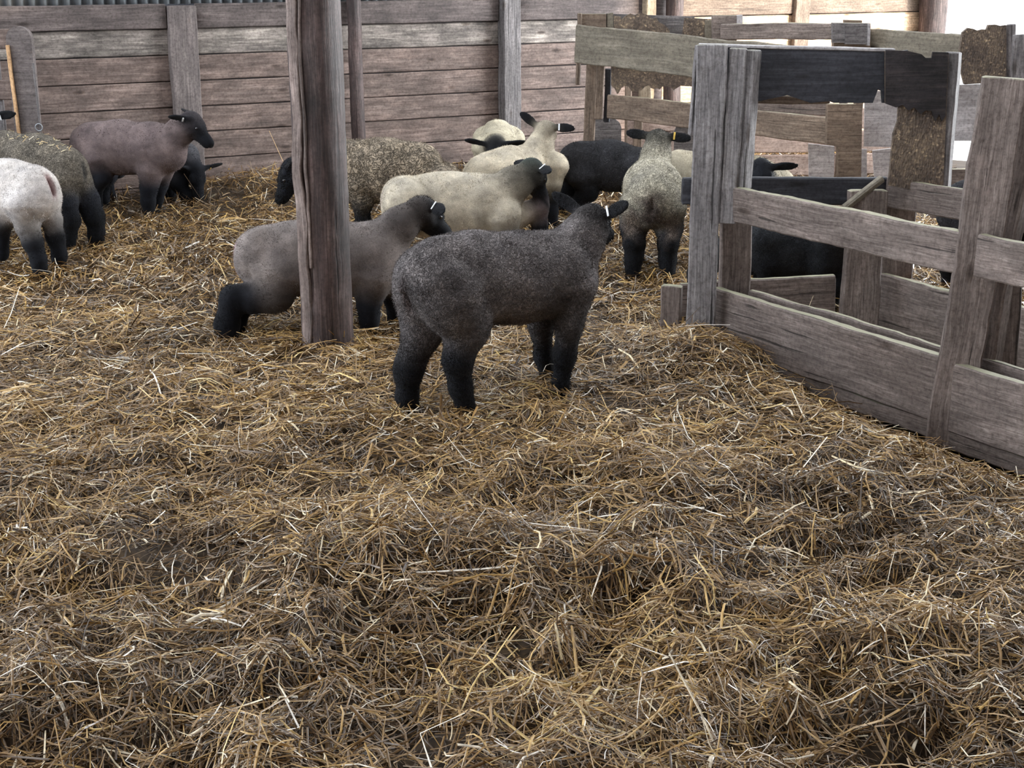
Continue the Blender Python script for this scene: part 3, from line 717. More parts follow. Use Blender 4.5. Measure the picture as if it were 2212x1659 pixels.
hu = empty('hurdle', (2.0, 10.8, 0)); tag(hu, 'low pale plank hurdle in front of the sunlit wall, seen through the feeders', 'hurdle')
for k, z in enumerate((.10, .27, .44)):
    Geo().board((.85, 10.6, z), (3.25, 10.9, z), UP, .155, .025, step=.1).build('rail', M['wall_pink'], hu)
for x in (.92, 1.75, 2.45, 3.18): Geo().board((x, 10.56+(x-.85)*.125, -.1), (x, 10.56+(x-.85)*.125, .56), (1, 0, 0), .06, .04).build('upright', M['feeder_brown'], hu)

# tall boards standing between the far feeder and the wall corner
for (x, d, wd, m_, lb) in ((1355, 11.3, .05, 'feeder_brown', 'thin brown stake seen under the far feeder, nearer the big timber'),
                        (1392, 11.0, .085, 'tan_wood', 'tan stake seen under the far feeder beside the brown pole')):
    o = Geo().board(at(x, 470, d)+[0, 0, -.05], at(x+3, 60, d), (1, 0, 0), wd, .05, wob=.002).build('stake', M[m_]); tag(o, lb, 'stake')

# ------------------------------------------------------------------ lambs: one smooth skin per animal
import openvdb
def ntv(v): v = np.asarray(v, float); return v/np.linalg.norm(v)
class Lamb:
    def __init__(s, x, y, deg, wool, dark=(.006, .0068, .0095), res=.008, name='lamb'):
        s.o = np.array([x, y, 0.0]); t = math.radians(deg)
        s.u = np.array([math.cos(t), math.sin(t), 0]); s.v = np.array([-math.sin(t), math.cos(t), 0])
        s.prims = []; s.wool = np.array(wool, float); s.dark = np.array(dark, float); s.res = res; s.eyes = []; s.tags = []; s.tints = []
        s.side = True
    def l(s, u, v, z): return s.o + s.u*u + s.v*v + np.array([0, 0, z])
    def q(s, px, py, v=0.0):
        r = ray(px, py); p0 = s.o + s.v*v; t = ((p0-CAMP)@s.v)/(r@s.v); return CAMP + r*t
    def cap(s, a, b, ra, rb, ca, cb=None, k=.03, lat=1.0, axis=None):
        s.prims.append(('cap', np.asarray(a, float), np.asarray(b, float), ra, rb, np.array(ca), np.array(cb if cb is not None else ca), k, lat, s.v if axis is None else axis))
    def chain(s, nodes, k=.03, lat=1.0):
        for (p, r, c), (p2, r2, c2) in zip(nodes[:-1], nodes[1:]): s.cap(p, p2, r, r2, c, c2, k, lat)
    def ell(s, c, R, rad, col, k=.012, sub=False): s.prims.append(('sub' if sub else 'ell', np.asarray(c, float), R, np.asarray(rad, float), np.array(col), k))
    def tint(s, c, rad, col): s.tints.append((np.asarray(c, float), rad, np.array(col)))
    def torso(s, pts, lat=.84, k=.06):
        s.chain([(p, r, s.wool if len(c) == 0 else c[0]) for p, r, *c in pts], k=k, lat=lat)
    def head(s, c, az, pitch, scale=1.0, roll=0, ears=((15, 10), (15, 10)), col=None, poll=None, earcol=None, tags='', ear_len=.062, eyes=True):
        """c centre of skull; az degrees from +X; pitch down degrees; ears = (sweep back, raise) left, right"""
        a = math.radians(az); p = math.radians(pitch)
        f = np.array([math.cos(a)*math.cos(p), math.sin(a)*math.cos(p), -math.sin(p)])
        lv = np.array([-math.sin(a), math.cos(a), 0]); up = np.cross(f, lv)
        rr = math.radians(roll); lv, up = lv*math.cos(rr)+up*math.sin(rr), up*math.cos(rr)-lv*math.sin(rr)
        col = s.dark if col is None else np.array(col); earcol = s.dark if earcol is None else np.array(earcol)
        poll = col if poll is None else np.array(poll)
        H = lambda x, y, z: np.asarray(c)+(f*x+lv*y+up*z)*scale
        S = scale
        s.cap(H(-.02, 0, 0), H(.035, 0, -.008), .056*S, .050*S, poll, col, .025, .92, lv)
        s.cap(H(.03, 0, -.012), H(.115, 0, -.030), .047*S, .033*S, col, col, .02, .86, lv)
        s.cap(H(.115, 0, -.030), H(.142, 0, -.034), .033*S, .030*S, col, col, .012, .95, lv)
        s.cap(H(.01, 0, -.04), H(.125, 0, -.052), .034*S, .022*S, col, col, .015, .8, lv)
        for sg in (1, -1):
            s.cap(H(.030, .036*sg, .020), H(.056, .034*sg, .012), .013*S, .010*S, col, col, .014)
            s.cap(H(.0, .034*sg, -.03), H(.02, .03*sg, -.035), .026*S, .022*S, col, col, .02)
            s.eyes.append((H(.046, .0425*sg, .004), .0105*S))
            s.ell(H(.168, .013*sg, -.030), np.stack([f, lv, up]), np.array([.008, .005, .004])*S, col*.3, .004, True)
        s.ell(H(.155, 0, -.052), np.stack([f, lv, up]), np.array([.03, .035, .0025])*S, col*.4, .004, True)
        for sg, (sweep, rise) in zip((1, -1), ears):
            sw, ri = math.radians(sweep), math.radians(rise)
            d = lv*sg*math.cos(sw)*math.cos(ri) - f*math.sin(sw)*math.cos(ri) + up*math.sin(ri)
            w_ = ntv(np.cross(d, f) if abs(d@f) < .9 else np.cross(d, up)); nn = np.cross(d, w_)
            base = H(-.018, .046*sg, .022)
            s.cap(base-d*.015*S, base+d*.03*S, .017*S, .014*S, earcol, earcol, .016)
            cc = base + d*(ear_len*1.05)*S
            s.ell(cc, np.stack([d, w_, nn]), np.array([ear_len, .027, .0095])*S, earcol, .012)
            # cupped inside
            cup = ntv(-nn*np.sign(nn@f+1e-6)*-1)
            s.ell(cc+cup*.010*S, np.stack([d, w_, nn]), np.array([ear_len*.72, .017, .0075])*S, earcol*.6+.01, .006, True)
            if ('L' if sg > 0 else 'R') in tags: s.tags.append((base+d*.038*S, d, w_, nn))
    def build(s, label, fuzz=6000, mat='wool', tagcol='white_tag', group=None, seed=1, hair=.009):
        lo = np.full(3, 1e9); hi = -lo
        for p in s.prims:
            if p[0] == 'cap': pts = [(p[1], p[3]), (p[2], p[4])]
            elif p[0] == 'ell': pts = [(p[1], max(p[3]))]
            else: continue
            for c, r in pts: lo = np.minimum(lo, c-r-.03); hi = np.maximum(hi, c+r+.03)
        res = s.res; dims = np.ceil((hi-lo)/res).astype(int)
        F = np.full(dims, .5, np.float32)
        def sub(c0, c1):
            a = np.clip(((c0-lo)/res).astype(int), 0, dims); b = np.clip(np.ceil((c1-lo)/res).astype(int)+1, 0, dims)
            sl = tuple(slice(x, y) for x, y in zip(a, b))
            ax = [lo[i]+res*np.arange(a[i], b[i]) for i in range(3)]
            G = np.stack(np.meshgrid(*ax, indexing='ij'), -1).astype(np.float32); return sl, G
        def dist(p, G):
            if p[0] == 'cap':
                _, a, b, ra, rb, ca, cb, k, lat, axv = p
                d = b-a; dd = max(d@d, 1e-9); q = G-a
                if lat != 1.0:
                    e = q@axv; q = q + (e*(1/lat-1))[..., None]*axv
                    dv = d + axv*((d@axv)*(1/lat-1)); dd = max(dv@dv, 1e-9)
                else: dv = d
                t = np.clip((q@dv)/dd, 0, 1)
                D = np.sqrt(((q-t[..., None]*dv)**2).sum(-1)) - (ra+(rb-ra)*t)
                return (D*lat if lat < 1 else D), t
            _, c, R, rad, col, k = p
            q = (G-c)@R.T; k0 = np.sqrt(((q/rad)**2).sum(-1)); k1 = np.sqrt(((q/rad**2)**2).sum(-1))+1e-6
            return k0*(k0-1)/k1, None
        for p in s.prims:
            if p[0] == 'cap':
                r = max(p[3], p[4])/min(1, p[8])+p[7]+.02; c0 = np.minimum(p[1], p[2])-r; c1 = np.maximum(p[1], p[2])+r; k = p[7]
            else: r = max(p[3])+p[5]+.02; c0 = p[1]-r; c1 = p[1]+r; k = p[5]
            sl, G = sub(c0, c1)
            if G.size == 0: continue
            D, _ = dist(p, G); A = F[sl]
            if p[0] == 'sub':
                h = np.clip(.5-.5*(A+D)/k, 0, 1); F[sl] = A*(1-h)+(-D)*h + k*h*(1-h)
            else:
                h = np.clip(.5+.5*(A-D)/k, 0, 1); F[sl] = A*(1-h)+D*h - k*h*(1-h)
        # slight lumpiness of fleece
        g = openvdb.FloatGrid(background=.5); g.copyFromArray(np.ascontiguousarray(F))
        V, Q = g.convertToQuads(isovalue=0.0)
        V = V.astype(float)*res + lo
        # colour from the nearest pieces
        num = np.zeros((len(V), 3)); den = np.zeros(len(V))
        for p in s.prims:
            if p[0] == 'sub':
                D, _ = dist(p, V); wgt = np.exp(-np.clip(np.abs(D), 0, 1)/.004)*6; c = p[4][None]
            elif p[0] == 'cap':
                D, t = dist(p, V); wgt = np.exp(-np.clip(D+.01, 0, 1)/.014); c = p[5]*(1-t[:, None])+p[6]*t[:, None]
            else:
                D, _ = dist(p, V); wgt = np.exp(-np.clip(D+.01, 0, 1)/.006)*2; c = p[4][None]
            num += wgt[:, None]*c; den += wgt
        C = num/(den[:, None]+1e-9)
        for c_, r_, k_ in s.tints:
            w_ = np.clip(1.25-np.linalg.norm(V-c_, axis=1)/r_ + N3(V, 12)*.18, 0, 1)[:, None]; C = C*(1-w_)+k_*w_
        nz = N3(V, 7)*.12+N3(V+3, 22)*.10; C = np.clip(C*(1+nz[:, None]), .003, 1)
        V = V + 0
        # vertex normals
        a, b, c, d = (V[Q[:, i]] for i in range(4)); fn = np.cross(c-a, d-b)
        nrm = np.zeros_like(V)
        for i in range(4): np.add.at(nrm, Q[:, i], fn)
        nrm /= np.linalg.norm(nrm, axis=1)[:, None]+1e-12
        if (nrm*(V-V.mean(0))).sum() < 0: nrm = -nrm; Q = Q[:, ::-1]
        V = V + nrm*(N3(V, 9)*.0022)[:, None]
        root_loc = (s.o[0], s.o[1], 0)
        C4 = np.hstack([C, np.ones((len(C), 1))])
        body = mesh_np('lamb', V, [Q], M[mat], None, root_loc, {'Col': C4})
        tag(body, label, 'lamb', group)
        rr = np.random.default_rng(seed)
        # short fleece hairs
        if fuzz:
            ar = np.linalg.norm(fn, axis=1)*.5; pr = ar/ar.sum()
            fi = rr.choice(len(Q), fuzz, p=pr); uu = rr.random((fuzz, 1)); vv = rr.random((fuzz, 1))
            P = (a[fi]*(1-uu)+b[fi]*uu)*(1-vv)+(d[fi]*(1-uu)+c[fi]*uu)*vv
            Nn = nrm[Q[fi, 0]]; dirn = Nn + rr.normal(0, .55, (fuzz, 3)) + np.array([0, 0, -.35]); dirn /= np.linalg.norm(dirn, axis=1)[:, None]
            dirn = np.where(((dirn*Nn).sum(1) < .1)[:, None], Nn, dirn)
            sd = np.cross(dirn, rr.normal(size=(fuzz, 3))); sd /= np.linalg.norm(sd, axis=1)[:, None]
            Lh = rr.uniform(.5, 1.3, (fuzz, 1))*hair; W_ = .0011*max(1, s.res/.006)
            P = P - Nn*.002
            HV = np.stack([P-sd*W_, P+sd*W_, P+dirn*Lh], 1).reshape(-1, 3)
            T = np.arange(fuzz*3).reshape(-1, 3); HC = np.repeat(C4[Q[fi, 0]]*np.hstack([rr.uniform(.75, 1.45, (fuzz, 1))]*3+[np.ones((fuzz, 1))]), 3, 0)
            f_ = mesh_np('fleece', HV, [T], M[mat], body, root_loc, {'Col': HC})
        for c, r in s.eyes:
            u = np.linspace(0, math.pi, 9); v = np.linspace(0, 2*math.pi, 12, endpoint=False)
            U, W2 = np.meshgrid(u, v, indexing='ij')
            EV = np.asarray(c)+r*np.stack([np.sin(U)*np.cos(W2), np.sin(U)*np.sin(W2), np.cos(U)], -1)
            i, j = np.meshgrid(np.arange(8), np.arange(12), indexing='ij')
            EQ = np.stack([i*12+j, (i+1)*12+j, (i+1)*12+(j+1) % 12, i*12+(j+1) % 12], -1).reshape(-1, 4)
            mesh_np('eye', EV.reshape(-1, 3), [EQ], M['eye'], body, tuple(c))
        for (c, d, w_, nn) in s.tags:
            g2 = Geo(); toward = ntv(CAMP-c); sn = nn if nn@toward > 0 else -nn
            g2.board(c-w_*.012+sn*.014, c+w_*.020+sn*.014, d, .010, .003, wob=0, step=.01)
            t_ = g2.build('ear_tag', M[tagcol], body)
        return body
    def legs(s, zh=.36, v=.075, hind=-.22, front=.2, which='abcd', c0=None, zc=.0, step=(0, 0, 0, 0)):
        """standing legs from local coordinates; a,b hind left/right, c,d front left/right"""
        c0 = s.wool if c0 is None else np.array(c0); K = s.dark
        for n_, sg, u0, st in (('a', 1, hind, step[0]), ('b', -1, hind, step[1])):
            if n_ in which:
                s.chain([(s.l(u0+.03, v*sg, zh), .11, c0), (s.l(u0+.05, v*sg*1.05, zh-.09), .075, c0*.6+K*.4), (s.l(u0-.035+st*.5, v*sg, .21), .045, K),
                         (s.l(u0-.015+st, v*sg, .09), .034, K), (s.l(u0+st+.005, v*sg, zc-.02), .036, K)])
        for n_, sg, u0, st in (('c', 1, front, step[2]), ('d', -1, front, step[3])):
            if n_ in which:
                s.chain([(s.l(u0+.01, v*sg, zh-.0), .09, c0), (s.l(u0-.01, v*sg, zh-.1), .056, c0*.5+K*.5), (s.l(u0+.0+st*.5, v*sg, .19), .038, K),
                         (s.l(u0+st, v*sg, .09), .031, K), (s.l(u0+st+.01, v*sg, zc-.02), .033, K)])

def groove(s, c, col=(.05, .035, .035), h=.055, out=None):
    s.ell(c, np.stack([s.u, s.v, np.array([0, 0, 1.])]), np.array([.03, .010, h]), col, .02, True)

# 1. the near dark lamb
B = np.array([.135, .122, .122]); s = Lamb(-.03, 5.10, 35, B, res=.0055); q = s.q; K = s.dark; Bd = B*.75
s.torso([(q(950, 603), .150), (q(1020, 603), .158), (q(1120, 600), .155), (q(1195, 592), .145), (q(1225, 605), .118)])
for sg in (1, -1): s.cap(q(945, 600)+s.v*sg*.062-s.u*.03, q(955, 655)+s.v*sg*.066, .098, .105, B, B*.85, .03)
s.chain([(q(1222, 565), .108, B), (q(1258, 515), .084, B), (q(1276, 480), .066, B*.35)], k=.04, lat=.9)
s.head(at(1283, 477, 5.34), 62, 18, .98, ears=((18, 27), (28, 18)), poll=B*.15, tags='R', ear_len=.070)
s.chain([(q(975, 640, -.07), .112, B), (q(1008, 705, -.07), .080, Bd), (q(988, 780, -.075), .050, K), (q(995, 835, -.075), .038, K), (q(1008, 885, -.075), .036, K)])
s.chain([(q(912, 640, .06), .105, B), (q(912, 715, .07), .070, Bd), (q(882, 800, .07), .049, K), (q(880, 860, .07), .036, K), (q(888, 915, .07), .037, K)])
s.chain([(q(1238, 620, -.06), .085, B), (q(1229, 700, -.07), .050, B*.4), (q(1220, 768, -.07), .038, K), (q(1212, 830, -.07), .029, K), (q(1210, 872, -.07), .032, K)])
s.chain([(q(1185, 630, .06), .080, B), (q(1168, 700, .065), .044, B*.4), (q(1174, 768, .065), .033, K), (q(1184, 825, .065), .026, K), (q(1186, 850, .065), .030, K)])
groove(s, q(950, 630)-s.u*.135, (.075, .05, .048), h=.055)
s.cap(q(950, 588)-s.u*.135, q(950, 612)-s.u*.150, .022, .016, B*.7, B*.5, .015)
s.tint(q(915, 650, -.08), .13, B*.6); s.tint(q(970, 620, -.12), .10, B*.65); s.tint(q(1210, 660, -.1), .12, B*.5); s.tint(q(1080, 520, 0), .12, B*1.25); s.tint(q(1000, 520, 0), .08, B*1.2)  # light on the upper back tinted in, rump and flank tinted darker
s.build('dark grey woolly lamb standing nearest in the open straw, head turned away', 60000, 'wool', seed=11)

# 2. the lamb behind the big post
B = np.array([.19, .165, .155]); s = Lamb(-.92, 6.22, 12, B, res=.006); q = s.q; K = s.dark
s.torso([(q(572, 556), .140), (q(640, 558), .150), (q(740, 560), .150), (q(805, 562), .138), (q(838, 580), .105)])
s.chain([(q(815, 530), .105, B), (q(860, 490), .078, B*.6), (q(900, 458), .062, B*.3)], k=.04, lat=.85)
s.head(at(920, 456, 6.37), 36, 35, 1.10, ears=((-38, 10), (5, -8)), poll=B*.15, tags='R')
s.chain([(q(600, 595, -.06), .115, B), (q(590, 632, -.07), .088, B*.35), (q(545, 645, -.07), .062, K*1.5), (q(503, 643, -.07), .052, K), (q(490, 700, -.07), .050, K), (q(492, 748, -.07), .048, K)])
s.chain([(q(590, 600, .06), .11, B), (q(585, 640, .07), .070, B*.4), (q(525, 655, .07), .045, K), (q(512, 700, .07), .036, K), (q(512, 740, .07), .036, K)])
s.chain([(q(808, 600, -.06), .090, B), (q(797, 660, -.065), .050, K*2), (q(797, 690, -.065), .040, K), (q(798, 728, -.065), .033, K)])
s.chain([(q(838, 590, .06), .085, B), (q(850, 640, .065), .044, K*2), (q(855, 680, .065), .032, K), (q(848, 722, .065), .031, K)])
groove(s, q(502, 560), (.35, .22, .24), .05)
s.build('grey lamb crossed by the thick round post, dark head raised, white tag', 30000, 'wool_soft', seed=12)

# 3. cream lamb in the middle
B = np.array([.44, .395, .315]); s = Lamb(-.32, 7.4, 9, B, res=.007); q = s.q; K = s.dark
s.torso([(q(884, 443), .150), (q(960, 443), .158), (q(1030, 447), .158), (q(1070, 455), .135)])
s.chain([(q(1065, 425), .11, B), (q(1110, 397), .085, B*.35), (q(1145, 378), .066, B*.1)], k=.04, lat=.85)
s.head(at(1152, 372, 7.50), 35, 52, 1.08, ears=((0, 2), (5, -12)), poll=(.03, .045, .04), tags='R')
s.chain([(q(1085, 470, -.06), .10, B), (q(1097, 515, -.065), .055, K*3), (q(1112, 545, -.065), .04, K), (q(1110, 600, -.065), .034, K)])
s.chain([(q(1105, 470, .06), .080, B), (q(1165, 447, .065), .045, (.14, .11, .11)), (q(1167, 490, .065), .037, K), (q(1150, 540, .065), .034, K), (q(1146, 585, .065), .034, K)])
s.legs(which='ab', hind=-.27, zh=.38)
groove(s, q(826, 445), (.20, .15, .15), .06)
s.build('cream lamb side-on with dark neck, black face and white ear tag', 22000, 'wool_soft', seed=13)

# 4. woolly grazing lamb behind the post
B = np.array([.26, .215, .16]); s = Lamb(-.62, 8.3, 177, B, res=.007); q = s.q; K = s.dark
s.torso([(q(900, 367), .160), (q(825, 368), .172), (q(745, 370), .165), (q(690, 378), .15)])
s.chain([(q(690, 375), .13, B), (q(660, 375), .10, B*.7), (q(640, 372), .075, B*.2)], k=.04, lat=.8)
s.head(at(626, 372, 8.2), 188, 55, 1.12, ears=((70, 5), (70, 5)), poll=K*1.5)
s.legs(which='abcd', hind=-.25, front=.25, zh=.33, c0=B)
s.build('curly olive-grey woolly lamb behind the thick post, black head lowered towards the straw', 26000, 'wool_curly', seed=14, hair=.013)

# 5. cream lamb, neck up, seen from behind
B = np.array([.48, .425, .33]); s = Lamb(.05, 8.65, 42, B, res=.007); q = s.q; K = s.dark
s.torso([(q(1045, 385), .14), (q(1100, 375), .15), (q(1140, 378), .125), (q(1150, 390), .10)])
s.chain([(q(1138, 350), .10, B), (q(1168, 315), .078, B), (q(1178, 285), .064, B)], k=.04, lat=.9)
s.head(q(1180, 281), 78, -2, 1.05, ears=((8, 38), (8, -2)), poll=B*.45, col=(.09, .07, .05), tags='R', ear_len=.064)
s.legs(zh=.36)
s.build('cream lamb seen from behind, neck stretched up and one ear raised', 14000, 'wool_soft', tagcol='white_tag', seed=15)

# 6. lamb facing, head down, black ears in front of its back
B = np.array([.40, .36, .27]); s = Lamb(-.10, 9.85, 268, B, res=.008); K = s.dark
s.torso([(s.l(-.18, 0, .37), .128), (s.l(0, 0, .38), .132), (s.l(.22, 0, .35), .125)])
s.chain([(s.l(.24, 0, .36), .10, B), (s.l(.38, 0, .40), .075, B*.5)], k=.04)
s.head(at(1070, 322, 9.40), 268, 55, 1.15, ears=((5, 6), (5, 14)), poll=K, ear_len=.066)
s.legs(zh=.36)
s.build('pale lamb facing forward with its black head and level ears low, against the plank wall', 9000, 'wool_soft', seed=16)

# 7. charcoal lamb by the far feeder
B = np.array([.030, .030, .034]); s = Lamb(.57, 8.95, -8, B, res=.008); q = s.q; K = s.dark*.8
s.torso([(q(1252, 354), .140), (q(1320, 358), .145), (q(1380, 368), .135)])
s.chain([(q(1385, 365), .11, B), (q(1430, 385), .08, B)], k=.04)
s.head(s.l(.44, 0, .30), -10, 60, 1.0, poll=K)
s.chain([(q(1240, 375, .06), .10, B), (q(1235, 405, .06), .06, K), (q(1213, 420, .06), .045, K), (q(1216, 462, .06), .034, K)])
s.chain([(q(1262, 385, -.06), .10, B), (q(1270, 415, -.06), .06, K), (q(1250, 435, -.06), .042, K), (q(1252, 470, -.06), .034, K)])
s.legs(which='cd', zh=.34)
s.build('charcoal lamb standing side-on with its head hidden, in front of the far feeder', 14000, 'wool', seed=17)

# 8. the lamb seen squarely from behind
B = np.array([.42, .39, .31]); s = Lamb(.735, 7.48, 84, B, res=.0065); K = s.dark; D_ = np.array([.10, .075, .06])
s.torso([(s.l(-.16, 0, .385), .148, B*.75), (s.l(0, 0, .415), .150), (s.l(.17, 0, .415), .135)], lat=.95)
s.chain([(s.l(.17, 0, .46), .10, B*.9), (s.l(.24, -.01, .56), .076, B*.7), (s.l(.27, -.02, .62), .066, B*.4)], k=.04, lat=.95)
s.head(s.l(.29, -.02, .635), 86, 8, 1.03, ears=((8, 8), (8, -6)), poll=(.02, .02, .02), tags='R', ear_len=.062)
for sg in (1, -1):
    s.chain([(s.l(-.15, sg*.075, .33), .105, B*.55), (s.l(-.14, sg*.09, .24), .068, K*3), (s.l(-.19, sg*.09, .17), .050, K), (s.l(-.17, sg*.088, .08), .042, K), (s.l(-.17, sg*.088, -.02), .042, K)])
    s.chain([(s.l(.17, sg*.065, .33), .085, B*.5), (s.l(.17, sg*.07, .22), .048, K), (s.l(.18, sg*.07, .09), .033, K), (s.l(.18, sg*.07, -.02), .033, K)])
groove(s, s.l(-.312, 0, .37), (.06, .045, .038), .045)
s.tint(s.l(-.32, .0, .36), .10, (.10, .08, .065)); s.tint(s.l(-.30, 0, .27), .12, (.07, .055, .05)); s.tint(s.l(-.25, -.12, .27), .08, (.15, .12, .10)); s.tint(s.l(-.25, .12, .27), .08, (.15, .12, .10))
s.build('cream lamb with dirty rump and black legs seen squarely from behind', 26000, 'wool', tagcol='yellow_tag', seed=18)

# 9. cream lamb half hidden behind the near feeder post
B = np.array([.36, .32, .24]); s = Lamb(1.30, 8.15, 178, B, res=.008); q = s.q; K = s.dark
s.torso([(q(1620, 385), .13), (q(1570, 392), .14), (q(1510, 385), .13)])
s.chain([(q(1510, 380), .11, B), (q(1485, 362), .085, B*1.2), (q(1465, 350), .07, B*1.1)], k=.04)
s.head(q(1462, 362)+[0, .1, 0], 215, 50, 1.0, ears=((20, -20), (20, -20)), col=(.25, .22, .2), poll=B)
s.legs(zh=.34)
s.build('pale lamb mostly hidden behind the tall corner post of the near feeder', 9000, 'wool_soft', seed=19)

# 10. lamb looking over the end rail
B = np.array([.22, .19, .13]); s = Lamb(1.28, 7.45, 265, B, res=.0075); K = s.dark
s.torso([(s.l(-.2, 0, .44), .125), (s.l(0, 0, .43), .135), (s.l(.18, 0, .42), .13)])
s.chain([(s.l(.2, 0, .45), .10, B), (s.l(.26, 0, .50), .075, B*.4)], k=.04)
s.head(at(1644, 374, 7.12), 262, 40, 1.1, ears=((5, 0), (5, 0)), poll=K*1.2, ear_len=.06)
s.legs(zh=.36)
s.build('lamb whose black head and one ear show just above the near feeder end rail', 9000, 'wool_soft', seed=20)

# 11. black lamb behind the trough
B = np.array([.022, .024, .028]); s = Lamb(1.36, 6.72, 176, B, res=.007); q = s.q; K = s.dark
s.torso([(q(1745, 535), .135), (q(1690, 530), .14), (q(1630, 532), .13)])
s.chain([(q(1625, 540), .10, B), (s.l(.42, 0, .20), .075, B)], k=.04)
s.head(s.l(.46, 0, .16), 176, 60, 1.0)
s.legs(zh=.30, hind=-.16, front=.16)
s.build('black lamb seen between the rails of the near feeder, behind its trough', 16000, 'wool', seed=21)

# 12. dark lamb beyond the right post
B = np.array([.03, .03, .035]); s = Lamb(2.42, 7.05, 20, B, res=.009)
s.torso([(s.l(-.2, 0, .40), .14), (s.l(0, 0, .41), .145), (s.l(.2, 0, .40), .135)])
s.chain([(s.l(.22, 0, .42), .10, B), (s.l(.36, 0, .5), .07, B)], k=.04); s.head(s.l(.40, 0, .52), 20, 25)
s.legs(zh=.34)
s.build('dark lamb beyond the near feeder, only its black legs showing between the boards', 6000, 'wool', seed=22)

# 13. brown-grey lamb at left
B = np.array([.155, .120, .118]); s = Lamb(-2.56, 9.25, -14, B, res=.0075); q = s.q; K = s.dark
s.torso([(q(202, 316), .155), (q(262, 318), .160), (q(330, 322), .155), (q(362, 330), .125)])
s.chain([(q(358, 312), .115, B), (q(392, 282), .082, B*.75), (q(412, 266), .066, B*.4)], k=.04, lat=.85)
s.head(q(418, 266), -14, 38, 1.08, ears=((72, -16), (55, -24)), poll=K*2.5, tags='R')
s.chain([(q(325, 370, -.06), .085, B), (q(322, 405, -.065), .055, K*2), (q(320, 435, -.065), .042, K), (q(323, 470, -.065), .036, K)])
s.chain([(q(350, 365, .06), .08, B), (q(345, 400, .065), .050, K*2), (q(338, 430, .065), .038, K), (q(336, 455, .065), .034, K)])
s.chain([(q(210, 350, -.06), .11, B), (q(218, 380, -.07), .065, K*2), (q(206, 405, -.07), .045, K), (q(210, 445, -.07), .038, K)])
s.chain([(q(215, 350, .06), .10, B), (q(232, 378, .07), .060, K*2), (q(222, 400, .07), .042, K), (q(226, 430, .07), .036, K)])
s.build('brown-grey lamb standing side-on in front of the plank wall, white ear tag', 16000, 'wool_soft', seed=23)

# 14. lamb feeding behind it
B = np.array([.055, .055, .062]); s = Lamb(-2.55, 9.75, -5, B, res=.008); q = s.q; K = s.dark
s.torso([(q(250, 330), .12), (q(310, 330), .13), (q(365, 338), .125)])
s.chain([(q(375, 325), .11, B), (q(400, 338), .085, B), (q(415, 362), .065, K)], k=.04)
s.head(q(426, 372)+[0, -.04, 0], -60, 62, 1.12, ears=((10, 0), (10, 10)), poll=K*1.5, tags='L')
s.chain([(q(365, 375, -.05), .08, B), (q(385, 398, -.05), .05, K), (q(405, 425, -.05), .04, K), (q(410, 450, -.05), .036, K)])
s.chain([(q(360, 375, .05), .08, B), (q(365, 400, .05), .05, K), (q(370, 440, .05), .036, K)])
s.legs(which='ab', zh=.3)
s.build('black-headed lamb feeding head down beneath the neck of the brown-grey lamb', 12000, 'wool_soft', tagcol='yellow_tag', seed=24)

# 15. white lamb rump at left edge
B = np.array([.47, .44, .42]); s = Lamb(-2.60, 7.45, 152, B, res=.007); q = s.q; K = s.dark
s.torso([(q(72, 418), .150), (q(20, 415), .158), (q(-60, 415), .155), (q(-140, 415), .14)])
s.chain([(q(55, 445, .065), .11, B), (q(58, 485, .07), .060, B*.45), (q(72, 525, .07), .048, K), (q(84, 560, .07), .038, K), (q(88, 600, .07), .038, K)])
s.chain([(q(95, 440, -.06), .10, B), (q(110, 472, -.07), .052, B*.45), (q(120, 510, -.07), .045, K), (q(128, 550, -.07), .036, K), (q(128, 590, -.07), .036, K)])
s.chain([(q(-120, 430, -.07), .09, B), (q(-120, 500, -.07), .05, K), (q(-120, 580, -.07), .034, K)])
s.chain([(q(-20, 450, .07), .08, B), (q(2, 490, .07), .045, K), (q(4, 550, .07), .036, K)])
s.chain([(q(-150, 410), .10, B), (q(-210, 440), .075, B)]); s.head(s.l(.75, 0, .35), 152, 40)
groove(s, q(110, 400), (.22, .13, .13), .055)
s.build('white lamb with its pale rump towards us and black lower legs', 26000, 'wool_soft', seed=25)

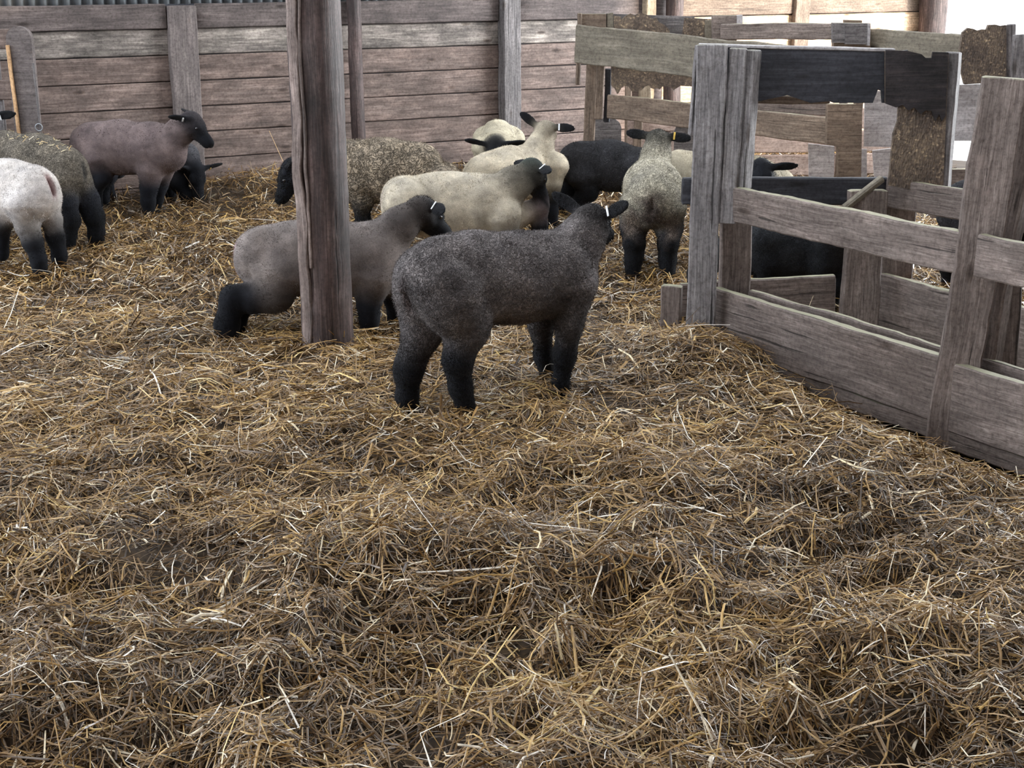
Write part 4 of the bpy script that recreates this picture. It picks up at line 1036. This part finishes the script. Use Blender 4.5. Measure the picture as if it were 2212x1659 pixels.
# 16. grey lamb behind it
B = np.array([.135, .118, .095]); s = Lamb(-2.55, 8.15, 158, B, res=.007); q = s.q; K = s.dark
s.torso([(q(138, 372), .150), (q(85, 355), .158), (q(10, 347), .155), (q(-80, 345), .14)])
s.chain([(q(165, 395, -.065), .095, B), (q(186, 430, -.07), .070, K*3), (q(204, 470, -.07), .056, K), (q(209, 505, -.07), .042, K), (q(207, 545, -.07), .036, K)])
s.chain([(q(130, 400, .065), .10, B), (q(142, 435, .07), .060, K*3), (q(155, 475, .07), .045, K), (q(150, 510, .07), .038, K), (q(148, 545, .07), .036, K)])
s.chain([(q(-60, 400, .0), .09, B), (q(-60, 520, .0), .035, K)])
s.chain([(q(-85, 345), .10, B), (q(-140, 330), .075, B)]); s.head(s.l(.75, 0, .5), 158, 20)
groove(s, q(190, 370), (.03, .03, .03), .06)
lamb16 = s.build('olive-grey lamb with straw specks on its back, standing behind the white lamb', 20000, 'wool', seed=26)

# 17. lamb whose ear shows at the far left
B = np.array([.15, .14, .14]); s = Lamb(-3.45, 9.0, 262, B, res=.009); K = s.dark
s.torso([(s.l(-.2, 0, .42), .14), (s.l(0, 0, .42), .145), (s.l(.2, 0, .41), .135)])
s.head(at(-32, 262, 8.62), 265, 20, 1.1, ears=((5, 5), (5, 5)), tags='L')
s.chain([(s.l(.2, 0, .46), .1, B), (at(-32, 262, 8.72), .06, B*.5)], k=.04)
s.legs(zh=.36)
s.build('lamb with only one dark tagged ear in view, beside the gate', 4000, 'wool_soft', seed=27)

# straw specks lying on the olive-grey lamb's back
me_ = lamb16.data; nv_ = len(me_.vertices)
co = np.empty(nv_*3, np.float32); me_.vertices.foreach_get('co', co); co = co.reshape(-1, 3) + np.array(lamb16.location)
no = np.empty(nv_*3, np.float32); me_.vertices.foreach_get('normal', no); no = no.reshape(-1, 3)
rr = np.random.default_rng(5); cand = np.where((no[:, 2] > .75) & (co[:, 2] > .48))[0]
pick = rr.choice(cand, min(120, len(cand)), replace=False); VV = []; QQ = []
for k_, i_ in enumerate(pick):
    n_ = no[i_]; t_ = np.cross(n_, rr.normal(size=3)); t_ /= np.linalg.norm(t_); b2 = np.cross(n_, t_); c_ = co[i_]+n_*.006
    L_ = rr.uniform(.006, .022); VV += [c_-t_*L_-b2*.0013, c_-t_*L_+b2*.0013, c_+t_*L_+b2*.0013+n_*.003, c_+t_*L_-b2*.0013+n_*.003]
    QQ.append([4*k_, 4*k_+1, 4*k_+2, 4*k_+3])
sp_ = mesh_np('straw_specks', np.array(VV), [np.array(QQ)], M['straw'], None, tuple(co[pick].mean(0)), {'tone': np.repeat(rr.uniform(.6, .95, len(pick)), 4)})
tag(sp_, 'short golden straw specks scattered on the back of the olive-grey lamb', 'straw', kind='stuff')
